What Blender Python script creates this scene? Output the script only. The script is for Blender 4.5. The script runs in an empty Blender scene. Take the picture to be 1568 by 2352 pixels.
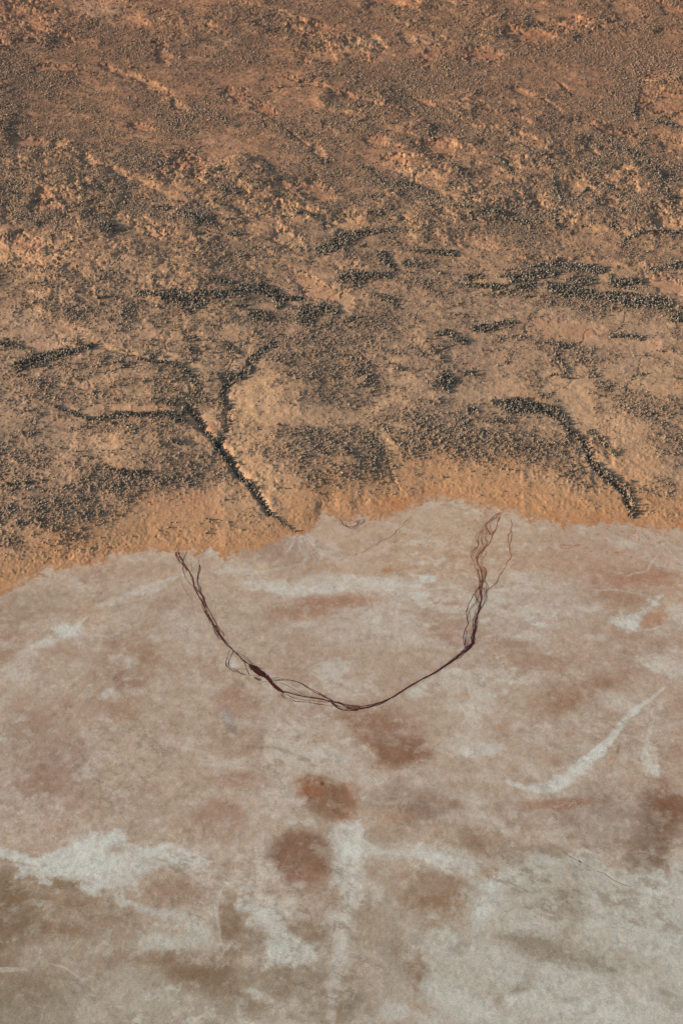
import bpy, math
import numpy as np
from mathutils import Vector

# ------------------------------------------------------------------ camera, sky, sun, exposure
scene = bpy.context.scene
H = 1000.0                      # flying height in metres
PITCH = math.radians(38.0)      # looking down by this much
SUN_EL = math.radians(15.0)
SUN_AZ = math.radians(186.0)    # direction TO the sun, measured from +X towards +Y
cam_d = bpy.data.cameras.new('camera')
cam = bpy.data.objects.new('camera', cam_d)
scene.collection.objects.link(cam)
cam.location = (0, 0, H)
cam.rotation_euler = (math.pi / 2 - PITCH, 0, 0)
cam_d.sensor_fit = 'VERTICAL'
cam_d.sensor_height = 36.0
cam_d.lens = 50.0
cam_d.clip_start = 1.0
cam_d.clip_end = 200000.0
scene.camera = cam

w = bpy.data.worlds.new('World')
scene.world = w
w.use_nodes = True
nt = w.node_tree
sky = nt.nodes.new('ShaderNodeTexSky')
sky.sky_type = 'NISHITA'
sky.sun_disc = False
sky.sun_elevation = SUN_EL
sky.sun_rotation = math.pi / 2 - SUN_AZ
sky.altitude = 200
sky.dust_density = 1.5
bg = nt.nodes['Background']
nt.links.new(sky.outputs[0], bg.inputs[0])
bg.inputs[1].default_value = 0.13

sd = bpy.data.lights.new('sun', 'SUN')
sd.energy = 4.6
sd.angle = math.radians(0.5)
sd.color = (1.0, 0.86, 0.70)
sun = bpy.data.objects.new('sun', sd)
scene.collection.objects.link(sun)
sdir = Vector((math.cos(SUN_AZ) * math.cos(SUN_EL), math.sin(SUN_AZ) * math.cos(SUN_EL), math.sin(SUN_EL)))
sun.rotation_euler = sdir.to_track_quat('Z', 'Y').to_euler()
sun.location = (-800, 1500, 600)

vs = scene.view_settings
vs.view_transform = 'Standard'
vs.look = 'None'
vs.gamma = 1.0
vs.exposure = 0.68

# flat ground lit by this sun and sky shows albedo * K (measured)
K = np.array([0.975, 0.955, 0.97])

# ------------------------------------------------------------------ helpers
rng = np.random.default_rng(7)
F = 50.0 / 24.0 * 1568.0
SP, CP = math.sin(PITCH), math.cos(PITCH)

def depth_of(y):
    return y * CP + H * SP

def v_of(y):
    return 1176.0 - F * (y * SP - H * CP) / depth_of(y)

def ground(U, V):
    """survey-map coordinates (u, v) -> metres on the plain"""
    b = (1176.0 - np.asarray(V, float)) / F
    a = (np.asarray(U, float) - 784.0) / F
    t = H / (SP - b * CP)
    return a * t, t * (CP + b * SP)

def lin(rgb):
    c = np.array(rgb, float) / 255.0
    return np.where(c <= 0.04045, c / 12.92, ((c + 0.055) / 1.055) ** 2.4)

def alb(rgb):
    return np.clip(lin(rgb) / K, 0.01, 0.85)

def sstep(a, b, x):
    t = np.clip((x - a) / (b - a), 0, 1)
    return t * t * (3 - 2 * t)

_T = rng.random((512, 512)).astype(np.float32)

def vnoise(x, y, seed=0):
    x = x + seed * 37.17
    y = y + seed * 91.73
    xi = np.floor(x); yi = np.floor(y)
    fx = (x - xi).astype(np.float32); fy = (y - yi).astype(np.float32)
    xi = xi.astype(np.int64) & 511; yi = yi.astype(np.int64) & 511
    fx = fx * fx * fx * (fx * (fx * 6 - 15) + 10)
    fy = fy * fy * fy * (fy * (fy * 6 - 15) + 10)
    x1 = (xi + 1) & 511; y1 = (yi + 1) & 511
    a = _T[xi, yi]; b = _T[x1, yi]; c = _T[xi, y1]; d = _T[x1, y1]
    return (a + (b - a) * fx) * (1 - fy) + (c + (d - c) * fx) * fy

def fbm(x, y, size, octs=4, seed=0, gain=0.52):
    """-1..1, features about `size` metres"""
    s = 0.0; amp = 1.0; tot = 0.0
    ca, sa = math.cos(0.61), math.sin(0.61)
    x = x / size; y = y / size
    for k in range(octs):
        s = s + amp * (vnoise(x, y, seed + k * 3) * 2 - 1)
        tot += amp
        amp *= gain
        x, y = (x * ca - y * sa) * 2.03, (x * sa + y * ca) * 2.03
    return s / tot * 1.7

def rot(x, y, deg, sx=1.0, sy=1.0):
    a = math.radians(deg)
    return (x * math.cos(a) + y * math.sin(a)) / sx, (-x * math.sin(a) + y * math.cos(a)) / sy

# ------------------------------------------------------------------ ground sheet: rows of y, columns fan out with depth
STEP = 1.6
vf = np.arange(-90.0, 2450.0, STEP)
_, yf = ground(784.0, vf)                              # far -> near
far = [yf[0]]
while far[-1] < 70000:
    far.append(far[-1] * 1.02 + 2)
near = np.concatenate([np.linspace(yf[-1], 150, 90)[1:], np.linspace(150, -500, 24)[1:]])
Y1 = np.concatenate([np.array(far[1:])[::-1], yf, near])
uf = np.arange(-130.0, 1700.0, STEP)
side = [0.0]; st = STEP
while side[-1] < 7000:
    st *= 1.06
    side.append(side[-1] + st)
side = np.array(side[1:])
U1 = np.concatenate([(uf[0] - side)[::-1], uf, uf[-1] + side])
V1 = v_of(Y1)
NR, NC = len(Y1), len(U1)
row0 = len(far) - 1; row1 = row0 + len(yf)
col0 = len(side); col1 = col0 + len(uf)
D1 = depth_of(Y1)
X = ((U1[None, :] - 784.0) / F * D1[:, None]).astype(np.float64)
Y = np.repeat(Y1[:, None], NC, 1)
U2 = np.repeat(U1[None, :], NR, 0).astype(np.float32)
V2 = np.repeat(V1[:, None], NC, 1).astype(np.float32)
print('grid', NR, NC, NR * NC)

def win(u0, u1, v0, v1):
    c0, c1 = np.searchsorted(U1, [u0, u1]); r0, r1 = np.searchsorted(V1, [v0, v1])
    return slice(r0, r1), slice(c0, c1)

# shared noise fields
N60 = fbm(X, Y, 75, 4, 1).astype(np.float32)
N20 = fbm(X, Y, 24, 4, 11).astype(np.float32)
N7 = fbm(X, Y, 7.5, 3, 21).astype(np.float32)
N3 = fbm(X, Y, 2.6, 2, 31).astype(np.float32)
N200 = fbm(X, Y, 260, 3, 41).astype(np.float32)

def seg_dist(u, v, pts, closed=False, vy=1.0):
    """distance to a polyline in map px, plus the fraction along it"""
    best = np.full(u.shape, 1e9, np.float32); frac = np.zeros(u.shape, np.float32)
    p = [(a, b * vy) for a, b in pts]; v = v * vy
    if closed: p = p + [p[0]]
    n = len(p) - 1
    for i in range(n):
        (ax, ay), (bx, by) = p[i], p[i + 1]
        dx, dy = bx - ax, by - ay
        L = dx * dx + dy * dy + 1e-9
        t = np.clip(((u - ax) * dx + (v - ay) * dy) / L, 0, 1)
        d = np.hypot(u - ax - t * dx, v - ay - t * dy)
        m = d < best
        best = np.where(m, d, best); frac = np.where(m, (i + t) / n, frac)
    return best, frac

def inside(u, v, pts):
    r = np.zeros(u.shape, bool); n = len(pts)
    for i in range(n):
        (ax, ay), (bx, by) = pts[i], pts[(i + 1) % n]
        if ay == by: continue
        c = ((ay > v) != (by > v)) & (u < (bx - ax) * (v - ay) / (by - ay) + ax)
        r ^= c
    return r

def wob(s, amt):
    return (N60[s] * 0.9 + N20[s] * 1.1 + N7[s] * 1.1 + N3[s] * 0.6) * amt

def m_blob(u0, v0, ru, rv, deg=0, soft=0.45, warp=0.3):
    R = max(ru, rv) * 1.9
    s = win(u0 - R, u0 + R, v0 - R, v0 + R)
    a = math.radians(deg)
    du, dv = U2[s] - u0, V2[s] - v0
    x = (du * math.cos(a) + dv * math.sin(a)) / ru
    y = (-du * math.sin(a) + dv * math.cos(a)) / rv
    r = np.hypot(x, y) + wob(s, warp)
    return s, 1 - sstep(1 - soft, 1 + soft, r)

def m_poly(pts, soft=6, warp=8, extra=None):
    us = [p[0] for p in pts]; vv = [p[1] for p in pts]; R = soft + warp * 3 + 4
    s = win(min(us) - R, max(us) + R, min(vv) - R, max(vv) + R)
    d, _ = seg_dist(U2[s], V2[s], pts, True)
    sd_ = np.where(inside(U2[s], V2[s], pts), d, -d) + wob(s, warp)
    if extra is not None: sd_ = sd_ + extra[s]
    return s, sstep(-soft, soft, sd_)

def m_line(pts, w0, w1=None, soft=0.6, warp=0.25, bend=0.0):
    w1 = w0 if w1 is None else w1
    us = [p[0] for p in pts]; vv = [p[1] for p in pts]; R = max(w0, w1) * 2.2 + 3
    s = win(min(us) - R, max(us) + R, min(vv) - R, max(vv) + R)
    d, f = seg_dist(U2[s] + bend * (N20[s] * 3.5 + N60[s] * 4 + N7[s] * 1.5), V2[s] + bend * (N60[s] * -3 + N20[s] * 2.5), pts)
    ww = (w0 + (w1 - w0) * f) * (1 - .6 * bend * (2 * f - 1) ** 4)
    r = d / ww + wob(s, warp)
    return s, 1 - sstep(1 - soft, 1 + soft, r)

def q(pts, ou, ov, k=0.5):
    return [(ou + x * k, ov + y * k) for x, y in pts]

# ------------------------------------------------------------------ shoreline
SH = [(-7000, 1500), (-900, 1560), (-300, 1420), (-60, 1372), (0, 1360), (24, 1354), (48, 1337), (80, 1322), (96, 1312), (140, 1314), (160, 1302),
      (192, 1302), (224, 1294), (280, 1282), (312, 1276), (340, 1262), (372, 1266), (404, 1262), (440, 1266), (496, 1266), (516, 1288),
      (536, 1274), (580, 1270), (600, 1262), (627, 1252), (659, 1232), (691, 1230), (722, 1212), (737, 1186), (771, 1181), (781, 1191),
      (806, 1191), (835, 1178), (851, 1190), (877, 1185), (915, 1178), (947, 1172), (968, 1160), (974, 1149), (1011, 1145), (1043, 1152),
      (1069, 1162), (1098, 1172), (1130, 1174), (1153, 1180), (1194, 1183), (1202, 1194), (1220, 1187), (1245, 1194), (1271, 1204),
      (1348, 1207), (1373, 1203), (1402, 1208), (1434, 1202), (1466, 1208), (1498, 1216), (1530, 1226), (1568, 1216), (1650, 1214), (1900, 1240), (2600, 1190), (8000, 1230)]
shv = np.interp(U1, [p[0] for p in SH], [p[1] for p in SH]).astype(np.float32)
SD = shv[None, :] - V2 + N60 * 5 + N20 * 7 + N7 * 6.5 * (.6 + .8 * sstep(-.4, .5, N60)) + N3 * 4.0          # + on land, in map px
LAND = sstep(-0.8, 1.2, SD)
landd = np.maximum(SD, 0)

# ------------------------------------------------------------------ vegetation density and relief on land
rx, ry = rot(X, Y, -34, 1.35, 0.9)          # dune trend
dune = fbm(rx + N20 * 14, ry + N20 * 10, 85, 5, 51, .62).astype(np.float32)
rx2, ry2 = rot(X, Y, -12, 1.7, 1.0)
upper = 1 - sstep(480, 860, V2)            # dune country
ru_, rv_ = rot(X + N20 * 10, Y + N20 * 10, -42, 1.75, 0.9)
clump = (fbm(rx2, ry2, 58, 5, 61, 0.55) * (1 - upper) + fbm(ru_, rv_, 95, 5, 63, 0.6) * upper).astype(np.float32)
clump2 = fbm(rx2, ry2, 15, 4, 71, 0.6).astype(np.float32)
DEN = 0.39 + 0.54 * clump + 0.34 * clump2 + 0.22 * N7 + 0.14 * N200 + 0.27 * upper + .05
DEN = DEN * (.12 + .88 * sstep(20, 125, SD + N60 * 45 + N20 * 25)) * sstep(10, 40, SD)
DEN = np.clip(DEN, 0.0, 1.25)
TREE = np.zeros_like(DEN)                  # taller trees
BARE = np.zeros_like(DEN)
PALE = np.zeros_like(DEN)
RED = np.zeros_like(DEN)
Z = np.zeros_like(X)

O_TL, O_TR, O_ML, O_MR, O_L2, O_R2 = (0, 0), (784, 0), (0, 589.6), (784, 589.6), (0, 1179), (784, 1179)

def veg(o, cx, cy, rx_, ry_, deg=0, amt=0.6, warp=0.42, soft=0.7):
    s, m = m_blob(o[0] + cx * .5, o[1] + cy * .5, rx_ * .5, ry_ * .5, deg, soft, warp)
    m = m * (1 + .5 * clump2[s] + .35 * N7[s])
    DEN[s] = np.clip(DEN[s] + amt * .68 * m, 0, 1.35)

def bare(o, cx, cy, rx_, ry_, deg=0, amt=1.0, red=0.0, pale=0.0, warp=0.28):
    s, m = m_blob(o[0] + cx * .5, o[1] + cy * .5, rx_ * .5, ry_ * .5, deg, 0.5, warp * 1.3)
    m = np.clip(m * amt * (1 + .45 * clump2[s] + .3 * N7[s]), 0, 1)
    DEN[s] *= (1 - m * 0.92); BARE[s] = np.maximum(BARE[s], m)
    RED[s] = np.maximum(RED[s], m * red); PALE[s] = np.maximum(PALE[s], m * pale)
    return s, m

def grove(o, pts, w0, w1=None, amt=1.0, soft=0.35):
    thin = w0 <= 12
    s, m = m_line(q(pts, *o), w0 * .5 * (.8 if thin else .74), (w1 or w0) * .5 * (.8 if thin else .74), soft, .2 if thin else .42)
    TREE[s] = np.maximum(TREE[s], m * amt)

def groveb(o, cx, cy, rx_, ry_, deg=0, amt=1.0):
    s, m = m_blob(o[0] + cx * .5, o[1] + cy * .5, rx_ * .5, ry_ * .5, deg, 0.2, 0.22)
    TREE[s] = np.maximum(TREE[s], m * amt)

def hill(o, cx, cy, rx_, ry_, h, deg=0, p=1.0):
    u0, v0 = o[0] + cx * .5, o[1] + cy * .5
    R = max(rx_, ry_) * 1.5
    s = win(u0 - R, u0 + R, v0 - R, v0 + R)
    a = math.radians(deg)
    du, dv = U2[s] - u0, V2[s] - v0
    x = (du * math.cos(a) + dv * math.sin(a)) / (rx_ * .5)
    y = (-du * math.sin(a) + dv * math.cos(a)) / (ry_ * .5)
    Z[s] += h * np.exp(-(x * x + y * y) * p) * sstep(0, 40, SD[s])

def carve(o, pts, w, dep, w1=None):
    pts = q(pts, *o); w *= .5; w1 = w if w1 is None else w1 * .5
    us = [p[0] for p in pts]; vv = [p[1] for p in pts]; R = max(w, w1) * 4
    s = win(min(us) - R, max(us) + R, min(vv) - R, max(vv) + R)
    d, f = seg_dist(U2[s] + N7[s] * 3.5 + N20[s] * 4, V2[s] + N20[s] * 4.0 + N7[s] * 3, pts)
    ww = (w + (w1 - w) * f) * (.7 + .35 * N20[s] + .2 * N60[s]).clip(.35, 1.5)
    Z[s] -= dep * (.75 + .5 * N20[s] + .3 * N7[s]).clip(.2, 1.5) * np.exp(-(d / ww) ** 2)

# base relief: low shore bank, then a gentle rise inland
Z += LAND * (0.06 + 1.2 * sstep(4, 60, SD) + 3.0 * sstep(20, 220, SD))
inl = sstep(30, 260, SD)
Z += inl * (N200 * 3.0 + N60 * 0.9)
steps = sstep(-0.06, 0.10, dune) + 0.7 * sstep(0.38, 0.5, dune) + 0.6 * sstep(-0.5, -0.4, dune)
dact = (.25 + .75 * sstep(-.3, .35, N200 + .4 * N60)).astype(np.float32)
Z += inl * (0.12 + 0.88 * upper) * 1.75 * steps * dact
crk = fbm(*rot(X + N7 * 3, Y + N7 * 3, -30, 1.25, 1), 40, 5, 231, .62).astype(np.float32)
cact = sstep(-.35, .35, N60 * .5 + N200 - .5 * (U2 - 784) / 784 * sstep(200, 900, V2)) * (.35 + .65 * upper)
cact = np.maximum(cact, .35 * upper)
Z += inl * cact * 1.35 * (sstep(-.02, .07, crk) + .7 * sstep(.34, .42, crk))
EDGE = (cact * inl * (sstep(-.10, -.01, crk) * (1 - sstep(.08, .2, crk)))).astype(np.float32)
PALE = np.maximum(PALE, EDGE * .45); DEN *= 1 - .5 * EDGE
Z += inl * N20 * 0.38 + inl * N7 * 0.22 + inl * N3 * 0.07
# wind hummocks near the lake
humm = fbm(X, Y, 5.0, 2, 81).astype(np.float32)
hm = sstep(8, 60, SD) * (1 - sstep(260, 420, SD))
Z += hm * 0.22 * sstep(0.1, 0.9, humm)
Z += sstep(2, 12, SD) * (1 - sstep(30, 70, SD)) * 0.14 * sstep(0.0, 0.8, fbm(X, Y, 3.2, 2, 85))
DEN *= 1 - 0.45 * inl * sstep(0.02, 0.1, dune) * (1 - sstep(0.12, 0.3, dune)) * upper
PALE = np.maximum(PALE, 0.5 * inl * sstep(0.0, 0.06, dune) * (1 - sstep(0.08, 0.18, dune)) * upper)

# hand-surveyed veg patches (crop px, halved)
for a in [(50, 350, 150, 200, 0, .7), (30, 560, 60, 60, 0, .6), (270, 340, 90, 60, 0, .4), (680, 200, 150, 70, 0, .35), (900, 260, 260, 110, 15, .35), (1000, 450, 120, 60, 10, .45),
          (920, 500, 80, 50, 0, .5), (560, 900, 130, 55, 25, .8), (750, 960, 220, 60, 22, .75), (1000, 1030, 220, 45, 20, .55), (660, 780, 60, 70, 60, .6), (1080, 800, 70, 60, 0, .4),
          (350, 690, 60, 60, 0, .4), (420, 560, 70, 50, 0, .5), (820, 580, 60, 60, 0, .6), (580, 640, 60, 60, 0, .3), (120, 850, 120, 40, 0, .4), (300, 1010, 240, 60, 0, .3), (1350, 650, 150, 60, 30, .25),
          (1430, 740, 130, 50, 30, .3)]:
    veg(O_TL, *a)
for a in [(190, 180, 120, 60, 20, .4), (120, 380, 200, 40, 15, .5), (560, 150, 120, 50, 10, .3), (850, 110, 70, 25, 20, .8), (560, 380, 300, 60, 12, .3), (1350, 170, 140, 60, 25, .4), (1420, 300, 150, 60, 20, .3),
          (1150, 490, 300, 50, 12, .35), (60, 590, 120, 50, 20, .6), (520, 540, 120, 40, 10, .4), (760, 660, 40, 30, 0, .6), (420, 620, 200, 40, 20, .35), (920, 565, 60, 20, 0, .5),
          (330, 900, 160, 30, 25, .6), (140, 920, 50, 15, 10, .7), (670, 1000, 60, 20, 10, .6), (1150, 730, 100, 40, 20, .5), (1300, 740, 120, 40, 10, .5), (1480, 580, 100, 20, 10, .7), (1350, 1000, 100, 40, 10, .3)]:
    veg(O_TR, *a)
for a in [(120, 150, 160, 110, 0, .4), (300, 250, 160, 60, 10, .45), (640, 270, 180, 60, 5, .5), (900, 270, 150, 50, 5, .4), (1000, 330, 120, 50, 0, .3), (560, 360, 120, 50, 0, .35), (1450, 450, 150, 120, 60, .5), (1420, 560, 80, 50, 0, .3),
          (300, 600, 180, 40, 5, .4), (200, 640, 60, 50, 80, .4), (430, 520, 250, 30, 5, .7), (750, 560, 120, 50, 0, .5), (680, 610, 90, 30, 0, .5), (930, 670, 40, 120, 0, .5), (1000, 660, 60, 100, 0, .45),
          (60, 900, 180, 160, 0, .55), (250, 1040, 300, 110, 5, .75), (60, 1100, 140, 90, 0, .5), (200, 860, 140, 60, 30, .4), (620, 1090, 150, 45, 15, .85), (700, 900, 90, 60, 0, .3), (850, 980, 160, 80, 0, .35), (800, 1070, 120, 40, 10, .5),
          (1420, 890, 200, 75, 10, .65), (1350, 1000, 140, 60, 20, .5), (1480, 1010, 130, 100, 0, .75), (1450, 800, 100, 40, 0, .4), (1330, 700, 60, 30, 0, .3), (560, 800, 120, 25, 0, .4)]:
    veg(O_ML, *a)
for a in [(60, 900, 150, 90, 10, .9), (130, 970, 80, 80, 40, .85), (330, 800, 180, 65, 12, .85), (560, 850, 200, 60, 10, .65), (300, 870, 150, 50, 15, .6), (480, 900, 150, 40, 10, .5), (700, 870, 180, 45, 8, .4), (20, 480, 80, 130, 0, .5), (150, 640, 160, 60, 0, .35),
          (120, 330, 200, 60, 10, .35), (230, 460, 60, 20, 0, .5), (480, 600, 90, 90, 0, .3), (700, 400, 200, 60, 10, .5), (900, 430, 150, 60, 0, .3), (1150, 210, 200, 40, 8, .6), (950, 200, 180, 60, 5, .4), (1400, 250, 150, 60, 10, .4), (1100, 230, 200, 35, 5, .3),
          (700, 180, 200, 30, 0, .5), (450, 130, 150, 40, 5, .4), (1250, 600, 160, 60, 20, .45), (1350, 700, 160, 80, 20, .4), (1450, 800, 120, 80, 40, .65), (1520, 900, 60, 70, 40, .6), (1350, 500, 150, 60, 15, .3), (1180, 470, 120, 60, 0, .3),
          (950, 600, 60, 30, 0, .2), (1180, 720, 90, 30, 10, .4), (840, 900, 140, 40, 20, .35), (1000, 900, 60, 60, 0, .3), (700, 950, 160, 30, 0, .3)]:
    veg(O_MR, *a)
for a in [(230, 70, 200, 100, 8, 1.0), (340, 30, 120, 60, 0, .6), (80, 50, 110, 60, 0, .5), (230, 160, 90, 35, 10, .45)]:
    veg(O_L2, *a)

# bare pans, scarps, clearings
for a in [(910, 780, 125, 42, 20, 1, .8), (560, 1030, 55, 30, 20, 1, .4, .5), (700, 400, 75, 18, 22, 1, .3, .4), (510, 325, 65, 13, 22, 1, .7, .2), (640, 370, 60, 12, 35, .8, .3, .4), (120, 660, 90, 30, 0, .7, .2), (230, 970, 90, 20, 5, .8, .4),
          (1430, 150, 110, 40, 10, .8, .5), (1480, 255, 110, 45, 5, .8, .1, .3), (1420, 390, 90, 14, 15, 1, .6, .3), (820, 490, 35, 15, 30, 1, .1, .6), (640, 590, 60, 14, 5, .9, .6), (740, 250, 55, 30, 60, .8, .7), (1200, 510, 50, 22, 30, .9, .6), (1360, 635, 65, 7, 35, 1, .2, .6),
          (1320, 1110, 60, 35, 15, .9, .2, .5), (90, 1140, 100, 35, 0, 1, .7), (1430, 880, 90, 40, 10, .8, .5), (100, 110, 260, 90, 0, .55, .8), (300, 30, 200, 40, 0, .4, .9), (250, 320, 100, 12, 0, .8, .6), (620, 100, 80, 30, 20, .5, .6), (280, 680, 35, 40, 40, .9, .1, .6),
          (340, 860, 25, 30, 60, 1, .1, .7), (200, 900, 40, 18, 10, .9, .6), (440, 960, 40, 30, 0, .6, .4), (780, 840, 60, 30, 0, .8, .6), (1080, 440, 50, 40, 30, .7, .7), (1350, 960, 120, 30, 10, .6, .1, .3), (1460, 700, 20, 50, 150, .8, 0, .7), (400, 740, 30, 18, 30, 1, 0, .8), (530, 800, 70, 22, 20, .7, .1, .5),
          (720, 1085, 50, 20, 10, .9, .6), (1290, 860, 35, 14, 0, .9, .4)]:
    bare(O_TL, *a)
for a in [(230, 15, 110, 22, 5, 1, .8), (60, 235, 70, 45, 0, .8, .2, .4), (160, 195, 45, 14, 40, 1, .3, .5), (300, 185, 35, 18, 20, .9, .2, .4), (860, 170, 110, 28, 5, .9, .9), (1060, 120, 110, 26, -8, .8, .8), (650, 260, 70, 25, 0, .7, .8), (400, 250, 60, 40, 60, .6, .8), (35, 450, 45, 12, 20, 1, .8, .2),
          (200, 500, 110, 10, 18, 1, .8, .2), (390, 480, 40, 10, 15, .9, .7), (830, 430, 70, 9, 20, 1, .5, .4), (940, 475, 60, 9, 35, 1, .4, .6), (1010, 398, 30, 9, 40, 1, .6), (1140, 705, 55, 10, 30, 1, .3, .5), (1300, 800, 55, 20, 20, .9, .2, .5), (1330, 880, 30, 20, 50, .9, .2, .5), (440, 690, 90, 30, 5, .9, .7),
          (150, 650, 50, 25, 5, .8, .6), (260, 740, 50, 20, 10, .8, .6), (1490, 480, 140, 60, 10, .6, .7), (1440, 375, 70, 25, 5, .9, .8), (1530, 680, 90, 40, 10, .6, .5), (1200, 600, 120, 30, 15, .7, .5), (1300, 60, 120, 50, 30, .5, 0, .5), (1500, 40, 100, 18, 25, .8, .5), (1500, 150, 60, 12, 0, .8, .2, .3),
          (1230, 950, 60, 25, 10, .6, .4), (1500, 1050, 60, 30, 0, .7, .4), (900, 930, 50, 40, 0, .7, .1), (40, 1030, 100, 40, 0, .7, 0, .3), (590, 1120, 120, 25, 5, .6, .5), (1150, 1100, 200, 60, 0, .35, .1), (300, 810, 60, 30, 20, .5, 0, .3), (1080, 880, 60, 50, 0, .5), (1480, 990, 60, 30, 0, .5, .2)]:
    bare(O_TR, *a)
for a in [(20, 20, 40, 25, 0, 1, .3, .4), (180, 35, 110, 30, 8, 1, .4, .4), (330, 70, 50, 22, 0, .9, .4, .3), (1390, 110, 70, 45, 20, .9, .7), (1480, 170, 80, 30, 10, .9, .7), (860, 175, 90, 9, 2, 1, .5), (300, 340, 60, 25, 0, .8, .8), (150, 270, 50, 20, 0, .8, .1, .3), (400, 235, 50, 25, 0, .6),
          (430, 420, 75, 22, 15, 1, .7), (560, 455, 120, 22, 8, 1, 0, .9), (780, 480, 80, 22, 5, .9), (900, 560, 80, 60, 50, .5), (950, 600, 40, 60, 0, .5), (220, 420, 110, 20, 0, .8, .3), (450, 600, 60, 25, 0, .6, .3), (640, 640, 60, 30, 0, .6), (650, 715, 150, 16, 3, .9, .4), (250, 770, 70, 20, 0, .6, .4),
          (1180, 560, 110, 110, 35, .5, 0, .1), (1200, 650, 130, 60, -15, .75, 0, .4), (1130, 740, 60, 50, 0, .9, 0, .8), (1250, 770, 180, 25, -3, .8, .1, .2), (1110, 880, 60, 60, 30, .85, 0, .5), (1150, 1000, 45, 70, -30, 1, 0, .6), (1210, 1060, 70, 60, 0, .95, 0, .5), (1300, 1120, 120, 50, 10, .8, .1, .4),
          (970, 815, 35, 28, 0, .8, 1), (880, 775, 18, 25, 0, .8, 1), (600, 890, 150, 60, 0, .65), (900, 880, 60, 40, 0, .5), (560, 985, 100, 20, 15, .7), (850, 1140, 140, 50, 0, .8, .7), (1000, 1120, 50, 60, 0, .4, .3), (120, 630, 60, 22, 10, .7, .5), (500, 1130, 60, 20, 20, .6, .3), (70, 1140, 60, 25, 0, .6)]:
    bare(O_ML, *a)
for a in [(20, 230, 25, 50, 0, 1, 0, .4), (1080, 620, 70, 90, 0, .85), (1100, 740, 60, 60, 0, .6), (1460, 130, 110, 45, 20, 1, .7), (1200, 40, 330, 22, 3, .6, .3), (1020, 340, 130, 35, 5, .9, .8), (1200, 400, 120, 30, 10, .6, .4), (650, 490, 110, 45, 0, .8, .3), (860, 655, 55, 14, 15, 1, .9), (750, 600, 110, 30, 0, .6),
          (560, 350, 40, 12, 0, .9, .4), (580, 120, 60, 14, 0, .9), (770, 210, 90, 30, 0, .6), (940, 100, 40, 14, 0, .7), (1450, 440, 90, 30, 20, .5, .5), (1200, 900, 60, 50, 20, .85, .6), (1300, 950, 60, 80, 0, .7, .2), (1380, 1000, 90, 80, 30, .7, .2), (200, 860, 22, 60, -35, .95, 0, .7), (240, 960, 35, 60, -30, .5, 0, .4),
          (320, 500, 90, 30, 0, .5), (500, 700, 60, 20, 0, .5), (420, 640, 0.1 + 60, 18, 0, .4), (1180, 800, 40, 40, 0, .5), (50, 60, 90, 20, 0, .6, .3), (1050, 770, 50, 40, 30, .5), (970, 555, 45, 22, 0, .8), (1520, 620, 40, 20, 0, .6, .6)]:
    bare(O_MR, *a)
for a in [(90, 105, 150, 40, 15, .8, .1, .2), (620, 60, 60, 30, 0, .7), (780, 30, 160, 40, 0, .6, .4)]:
    bare(O_L2, *a)

# groves and creek lines of dark trees
groveb(O_TL, 490, 1065, 45, 26); groveb(O_TL, 1070, 1090, 40, 14); groveb(O_TL, 1050, 900, 60, 22, 20, .4); groveb(O_TL, 230, 210, 80, 35, 0, .3)
grove(O_TL, [(700, 960), (800, 975)], 10, amt=.8); grove(O_TL, [(850, 1010), (920, 1030), (1000, 1050)], 14, amt=.7)
grove(O_TL, [(1340, 990), (1420, 1000), (1470, 1010), (1480, 1060)], 14, 8, .9); grove(O_TL, [(1470, 1160), (1568, 1115)], 26, 40)
grove(O_TR, [(0, 1110), (50, 1085), (120, 1080), (220, 1068)], 34, 10); grove(O_TR, [(340, 1163), (440, 1165), (520, 1170)], 14)
for p_, w_, a_ in [([(500, 780), (550, 820), (580, 870), (600, 920)], 8, .8), ([(80, 770), (130, 790), (150, 820), (190, 860)], 7, .7), ([(250, 850), (340, 860), (400, 900), (440, 930)], 9, .9), ([(540, 980), (580, 990), (590, 1030)], 9, .8),
                   ([(980, 810), (968, 860), (985, 910), (1002, 950), (975, 1000), (985, 1060)], 10, .8), ([(1135, 830), (1130, 880), (1100, 905)], 8, .7), ([(1230, 640), (1240, 690), (1330, 705), (1400, 740), (1440, 800), (1480, 860), (1500, 940), (1510, 990)], 9, .8),
                   ([(1240, 1050), (1280, 1090), (1300, 1130), (1295, 1179)], 13, .85), ([(1300, 1110), (1380, 1090), (1450, 1085), (1568, 1082)], 10, .6), ([(1335, 495), (1350, 560)], 8, .7), ([(1440, 565), (1500, 580), (1568, 605)], 12, .7), ([(700, 740), (750, 780), (790, 820)], 8, .7), ([(820, 680), (870, 730), (930, 740), (960, 800)], 7, .5),
                   ([(1260, 900), (1200, 880)], 8, .5), ([(120, 915), (180, 920)], 12, .7), ([(640, 1000), (720, 1005), (780, 1030), (860, 1045), (870, 1080)], 10, .6)]:
    grove(O_TR, p_, w_, amt=a_)
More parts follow.
